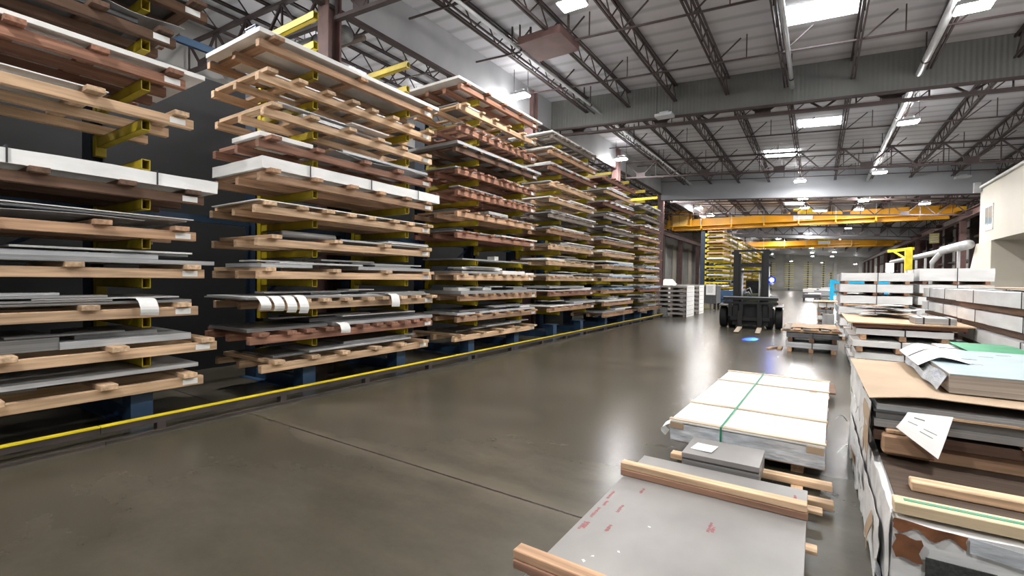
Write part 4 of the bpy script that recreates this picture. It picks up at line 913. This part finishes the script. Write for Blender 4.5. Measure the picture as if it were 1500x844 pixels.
# ------------------------------------------------------------------ grey plate pack with two lumber bars
GX0, GX1, GY0, GY1 = -1.19, -.025, .8, 3.90
gx, gy = (GX0 + GX1) / 2, (GY0 + GY1) / 2
t = thing('timber_skid', 'low timber skid under the large grey sheet', 'skid', (gx, gy, 0))
for x in (-.5, 0, .5): put('runner', boxm(.09, 3.0, .07, 'pine_y', .004), t, (x, 0, 0))
for i in range(6): put('cross_board', boxm(1.22 + .06 * (i % 2), .09, .022, 'pine_x', .003), t, (.03, -1.4 + i * .56, .071))
gs = thing('metal_sheet_pack', 'large grey metal sheet pack with red print, under two lumber bars', 'sheet metal', (gx, gy, .094))
MB().box(-(GX1 - GX0) / 2, (GX1 - GX0) / 2, -(GY1 - GY0) / 2, (GY1 - GY0) / 2, 0, .054).build('sheets', M('plate_top', (.285, .272, .262), .42, .15, scale=(2.2, 1.4, 3), var=.22, rnd=0, detail=6), gs, bev=.002)
rk = random.Random(3)
for i in range(34):       # faded red printed mill marks in columns along the sheet
    x = [-.535, -.42, -.535, -.40, .50, .11, .36][i % 7] + rk.uniform(-.015, .015); y = -1.3 + rk.uniform(0, 2.7); L = rk.uniform(.06, .15)
    m = MB(); q = y
    while q < y + L: wq = rk.uniform(.004, .011); m.box(x - rk.uniform(.005, .012), x + rk.uniform(.005, .012), q, q + wq, .0542, .0546); q += wq + .005
    m.build('red_print', 'redink', gs)
for i, (y, dz, ln, mt) in enumerate(((3.44, 0, 1.20, 'pine'), (2.02, 0, 1.30, 'tan'))):
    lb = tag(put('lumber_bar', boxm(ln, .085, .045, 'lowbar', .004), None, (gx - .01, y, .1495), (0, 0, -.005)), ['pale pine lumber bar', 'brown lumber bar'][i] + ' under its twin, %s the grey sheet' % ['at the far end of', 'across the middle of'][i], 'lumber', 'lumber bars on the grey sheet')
    lb = tag(put('lumber_bar', boxm(ln, .08, .045, 'pine_x' if i == 0 else 'tan_x', .004), None, (gx - .015, y + .004, .1955), (0, 0, -.007)), ['pale pine lumber bar', 'brown lumber bar'][i] + ' on its twin, %s the grey sheet' % ['at the far end of', 'across the middle of'][i], 'lumber', 'lumber bars on the grey sheet')
for i, (x, y) in enumerate(((-.98, 2.30), (-.99, 2.23), (-.86, 2.42), (-.80, 2.78), (-1.0, 2.26))):
    o = MB().add([(0, 0, 0), (.018, .004, .002), (.014, .016, .003), (.001, .013, .001), (.008, .008, .006)], [(0, 1, 4), (1, 2, 4), (2, 3, 4), (3, 0, 4), (3, 2, 1, 0)]).build('paper_scrap', 'paper', None, (x, y, .1485), (0, 0, i))
    tag(o, 'tiny white paper scrap lying on the large grey sheet', 'scrap', 'paper scraps on the grey sheet')
for i, (x, y, a) in enumerate(((-.30, 2.22, .3), (-.27, 2.17, 1.2), (-.14, 2.14, 2.2), (-.36, 2.27, .1))):
    o = put('wood_splinter', boxm(.055 if i != 2 else .09, .012, .008, 'red_x' if i < 2 else 'pine_x' if i == 2 else 'dark', .001), None, (x, y, .1487), (0, 0, a))
    tag(o, ['short reddish wood splinter', 'reddish chip beside the short splinter', 'longest pale wood splinter', 'dark sliver'][i] + ' lying on the grey sheet', 'splinter', 'splinters on the grey sheet')
# small plate pile behind
t = thing('timber_skid', 'narrow pale skid under the small grey plate pile', 'skid', (-.5, 4.12, 0))
for y in (-.16, .2): put('cross_board', boxm(1.2, .09, .05, 'pine_x', .004), t, (.03, y, .03))
for x in (-.4, .4): put('runner', boxm(.08, .38, .029, 'pine_y', .003), t, (x, .02, 0))
Hh = thing('metal_plate_pack', 'small square pile of grey plates between the big sheet and white pack', 'sheet metal', (-.615, 4.16, .081))
MB().box(-.28, .28, -.22, .22, 0, .09).build('lower_plates', 'steel', Hh, bev=.002); MB().box(-.278, .278, -.218, .218, .0905, .105).build('dark_gap_sheet', 'dark', Hh); MB().box(-.282, .282, -.222, .222, .1055, .145).build('top_plates', MT['plate_top'] if 'plate_top' in MT else bpy.data.materials['plate_top'], Hh, bev=.002)
o = MB().grid(lambda u, v: (.17 * (u - .5), .17 * (v - .5), .002 + .006 * (u * u + v * v * .4)), 6, 6, .001).build('paper_note', 'paper', None, (-.76, 4.14, .2275), (0, 0, -.15)); tag(o, 'white paper note lying on the small grey plate pile', 'paper')

# ------------------------------------------------------------------ cardboard-topped pile at the camera's right
t = thing('wrapped_sheet_pack', 'torn white wrapped pack at the base of the cardboard topped pile', 'sheet pack', (1.05, 4.45, 0))
for y in (-1.3, 0, 1.3): put('runner', boxm(1.44, .1, .09, 'tan_x', .004), t, (0, y, 0))
put('pack_body', puffy(1.44, 3.1, .385, .014, 9, 'wrap', .1), t, (0, 0, .091))
fx = -1.57
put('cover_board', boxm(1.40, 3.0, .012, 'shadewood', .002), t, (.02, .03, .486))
MB().grid(lambda u, v: (-.72 + .26 * u + .01 * math.sin(v * 9), fx - .006 + .006 * math.sin(u * 9), .497 - (.045 + .018 * math.sin(u * 14)) * (1 - v) - .02 * u), 14, 3, .002, (0, 1, 0)).build('torn_carton_flap', 'torn', t)
MB().grid(lambda u, v: (-.715 + .10 * u + .008 * math.sin(v * 8), fx - .008, .42 - .11 * v + .008 * math.sin(u * 6)), 5, 5, .002, (0, 1, 0)).build('torn_carton_patch', 'torn', t)
MB().box(-.60, -.36, fx - .014, fx - .008, .235, .345).build('printed_label', 'label', t)
MB().grid(lambda u, v: (-.45 + 1.12 * u, fx - .01 + .006 * math.sin(u * 20), .482 - .07 * v - .02 * math.sin(u * 7)), 20, 3, .002, (0, 1, 0)).build('film_flap', 'film', t)
def ragged(y0, y1, ztop, zlow, x0, seed):
    """torn paper hanging down a pile's side: buckled surface, ragged foot"""
    def fn(u, v):
        y = y0 + (y1 - y0) * u; n1 = noise.noise(Vector((y * 3.1, v * 2.2, seed))); n2 = noise.noise(Vector((y * 9, seed * 3, 1.7)))
        zl = zlow + .13 * n2 + .05 * noise.noise(Vector((y * 25, seed, 0)))
        return (x0 - .004 - .022 * abs(n1) - .02 * v * abs(n2), y, ztop + .012 * n2 + (zl - ztop) * v)
    return fn
MB().grid(ragged(-1.56, 1.5, .515, .10, -.722, 3), 60, 8, .002, (1, 0, 0)).build('torn_wrap_side', 'tear', t)
MB().grid(ragged(-1.4, 1.2, .36, .02, -.745, 8), 50, 6, .002, (1, 0, 0)).build('torn_wrap_side', 'wrap', t)
for i, (y, z, h, w) in enumerate(((-1.2, .30, .16, .12), (-.5, .42, .2, .2), (.2, .25, .14, .16), (-1.45, .16, .1, .08))):
    MB().grid(lambda u, v: (-.765 - .025 * math.sin(v * 2 + i), y + w * u + .03 * v, z - h * v - .03 * math.sin(u * 6)), 4, 5, .002, (1, 0, 0)).build('torn_wrap_flap', 'film' if i % 2 else 'card', t)
t = thing('lumber_strip', 'pale lumber strip with a green strap on the torn wrapped pack', 'lumber', (1.08, 2.98, .4995))
put('strip', boxm(1.48, .10, .055, 'palest_x', .004), t); MB().box(-.70, .74, -.012, .016, .0555, .0575).build('green_strap', 'gstrap', t)
for i, y in enumerate((3.34, 3.95, 4.7, 5.5)):
    o = put('lumber_block', boxm(1.4 if i else 1.3, .1, .10 if i else .05, ('pine' if i == 0 else 'tan') + '_x', .005), None, (1.1, y, .4995)); tag(o, '%s lumber bearer, counting away, between the packs of the cardboard topped pile' % ORD[i], 'lumber', 'bearers inside the cardboard topped pile')
zA = .601
t = thing('timber_skid', 'brown timber skid inside the cardboard topped pile', 'skid', (1.06, 4.85, zA))
for y in (-.95, 0, .92): put('runner', boxm(1.46, .1, .065, 'brown_x' if y else 'tan_x', .006), t, (0, y, 0))
put('runner_lit_end', boxm(.26, .11, .12, 'tan_x', .012), t, (-.56, -1.02, -.06))  # paler block paints the lit end of the dark front runner
for x in (-.62, 0, .62): put('cross_board', boxm(.1, 2.1, .025, 'pine_y', .004), t, (x, 0, .066))
zA += .092
t = thing('metal_sheet_pack', 'grey sheet pack right under the brown cardboard', 'sheet metal', (1.06, 4.83, zA))
for i, (th, mt, dx) in enumerate(((.05, 'steel', .0), (.045, 'steel', .01), (.012, 'dark', -.004), (.04, 'alu', .012))):
    MB().box(-.73 + dx, .73 + dx, -1.0 + dx, 1.0 + dx, [0, .0505, .096, .1085][i], [0, .0505, .096, .1085][i] + th).build('sheet_layer', mt, t, bev=.002)
MB().box(-.5, .1, -1.03, -1.001, .105, .117).build('wood_shim', 'pine_x', t)
MB().grid(ragged(-.98, 1.0, .15, -.12, -.742, 5), 44, 6, .002, (1, 0, 0)).build('torn_wrap_side', 'tear', t)
MB().grid(ragged(-1.0, -.6, .10, -.2, -.75, 12), 12, 6, .002, (1, 0, 0)).build('torn_card_corner', 'card', t)
zA += .1585
t = thing('cardboard_sheet', 'large brown cardboard sheet topping the near pile', 'cardboard', (1.06, 4.83, zA))
MB().grid(lambda u, v: (1.52 * (u - .5) - .0, 2.04 * (v - .5), .008 + .007 * math.sin(PI * v) + .052 * (1 - v) ** 5 * min(1, 6 * u) + .02 * (1 - v) ** 5 * (1 - u) ** 4), 16, 16, .005).build('cardboard', 'card', t)
zc = zA + .052
pc = [(.425, 3.73, .735), (.493, 3.80, .817), (.704, 3.80, .821), (.612, 3.64, .60)]
def paper_at(u, v):
    a = Vector(pc[1]).lerp(Vector(pc[2]), u); b = Vector(pc[0]).lerp(Vector(pc[3]), u); p = a.lerp(b, v)
    return (p.x, p.y - .03 * math.sin(v * 2.2) * (1 - .5 * u), p.z)
o = MB().grid(paper_at, 8, 8, .001, (0, 1, 0)).build('paper_sheet', 'paper'); tag(o, 'white printed paper hanging over the edge of the cardboard pile', 'paper')
m = MB()
for q, (v0, u0, u1) in enumerate(((.22, .2, .45), (.45, .12, .35), (.5, .5, .8), (.62, .45, .75))):
    a, b = paper_at(u0, v0), paper_at(u1, v0 + .02); m.bar((a[0], a[1] - .002, a[2]), (b[0], b[1] - .002, b[2]), .0015, .008 if q == 0 else .003)
m.build('print_lines', 'steel', o)
PL = thing('metal_plate_pack', 'pile of film covered plates lying on the brown cardboard', 'sheet metal', (1.34, 5.02, zA + .037))
m = MB(); m.box(-.58, .58, -.78, .78, 0, .125); m.build('plates', M('plate_side', (.42, .38, .34), .5, .1, scale=(1, 1, 110), var=.35, rnd=0), PL, bev=.003)
MB().box(-.582, .582, -.782, .782, .1255, .131).build('film_cover', M('film_blue', (.40, .50, .53), .3, scale=(3, 3, 3), var=.12, rnd=0), PL)
for i, (x, y) in enumerate(((-.35, .1), (-.2, .35), (.05, -.05), (.25, .3), (-.05, .55), (-.38, -.2))):
    MB().box(x, x + .09, y, y + .04, .1312, .1316).build('print_mark', 'glass', PL)
MB().grid(lambda u, v: (-.585 - .004 - .05 * v, -.75 + 1.4 * u, .11 - .1 * v + .01 * math.sin(u * 12)), 12, 3, .002, (1, 0, 0)).build('side_film', 'film', PL)
for i, (y, ln, r) in enumerate(((.02, .5, .07), (.55, .45, .075))):
    MB().grid(lambda u, v: (-.36 - .30 * min(1, u * 1.25) + (0 if u < .8 else (u - .8) * .35), y + ln * (v - .5) + .10 * u, .136 + .035 * math.sin(u * 3.0) - (.0 if u < .45 else .22 * (u - .45))), 14, 4, .002).build('curled_film', 'paper', PL)['label'] = 'white film curled back over the edge'
t = thing('green_sheet', 'green plastic sheet lying on the pile behind the film covered plates', 'sheet', (1.72, 7.15, .86))
MB().grid(lambda u, v: (.52 * (u - .5), 2.3 * (v - .5), .01 + .02 * math.sin(v * 6) ** 2 * u), 6, 14, .004).build('sheet', 'green', t)
zG = stack(1.3, 2.05, 6.12, 8.3, [(W, .30, 'tan', .1, 0, 0), (W, .31, 'tan', .1, 0, 0)], 'pile carrying the green sheet', 'packs under the green sheet', 99)
t.location.z = zG + .012
for i, (y, z, a) in enumerate(((5.3, .62, .1), (4.9, .52, -.1))):
    pass
for i, (x, y, z, w) in enumerate(((.27, 5.55, .30, .10), (.27, 5.0, .18, .12))):
    o = MB().grid(lambda u, v: (-.09 * v, w * (u - .5), .05 * math.sin(v * 3 + i) - .03 * u), 3, 6, .001).build('torn_paper', 'paper', None, (x, y, z)); tag(o, '%s torn paper scrap sticking out of the pile side towards the aisle' % ['higher', 'lower'][i], 'paper', 'torn paper at the pile side')

# ------------------------------------------------------------------ ambient: added grey fill light, let in by the unbuilt end behind the camera
w = bpy.data.worlds.new('world'); scene.world = w; w.use_nodes = True
w.node_tree.nodes['Background'].inputs[0].default_value = (.85, .9, 1, 1); w.node_tree.nodes['Background'].inputs[1].default_value = .12

# ------------------------------------------------------------------ camera
cd = bpy.data.cameras.new('camera'); co = bpy.data.objects.new('camera', cd); C.objects.link(co)
cd.sensor_width = 36; cd.lens = 685. / 1500 * 36; cd.clip_end = 400; cd.clip_start = .05
R = Vector((.837, .546, .012)).normalized(); F = Vector((-.546, .837, -.019)); F = (F - R * F.dot(R)).normalized(); U = R.cross(F)
co.matrix_world = Matrix(((R.x, U.x, -F.x, 0), (R.y, U.y, -F.y, 0), (R.z, U.z, -F.z, H), (0, 0, 0, 1)))
scene.camera = co
scene.view_settings.view_transform = 'Standard'; scene.view_settings.look = 'None'
scene.view_settings.exposure = 1.05; scene.view_settings.gamma = 1.; scene.view_settings.use_curve_mapping = False
scene.cycles.use_denoising = True
scene.cycles.max_bounces = 8
scene.cycles.sample_clamp_indirect = 8
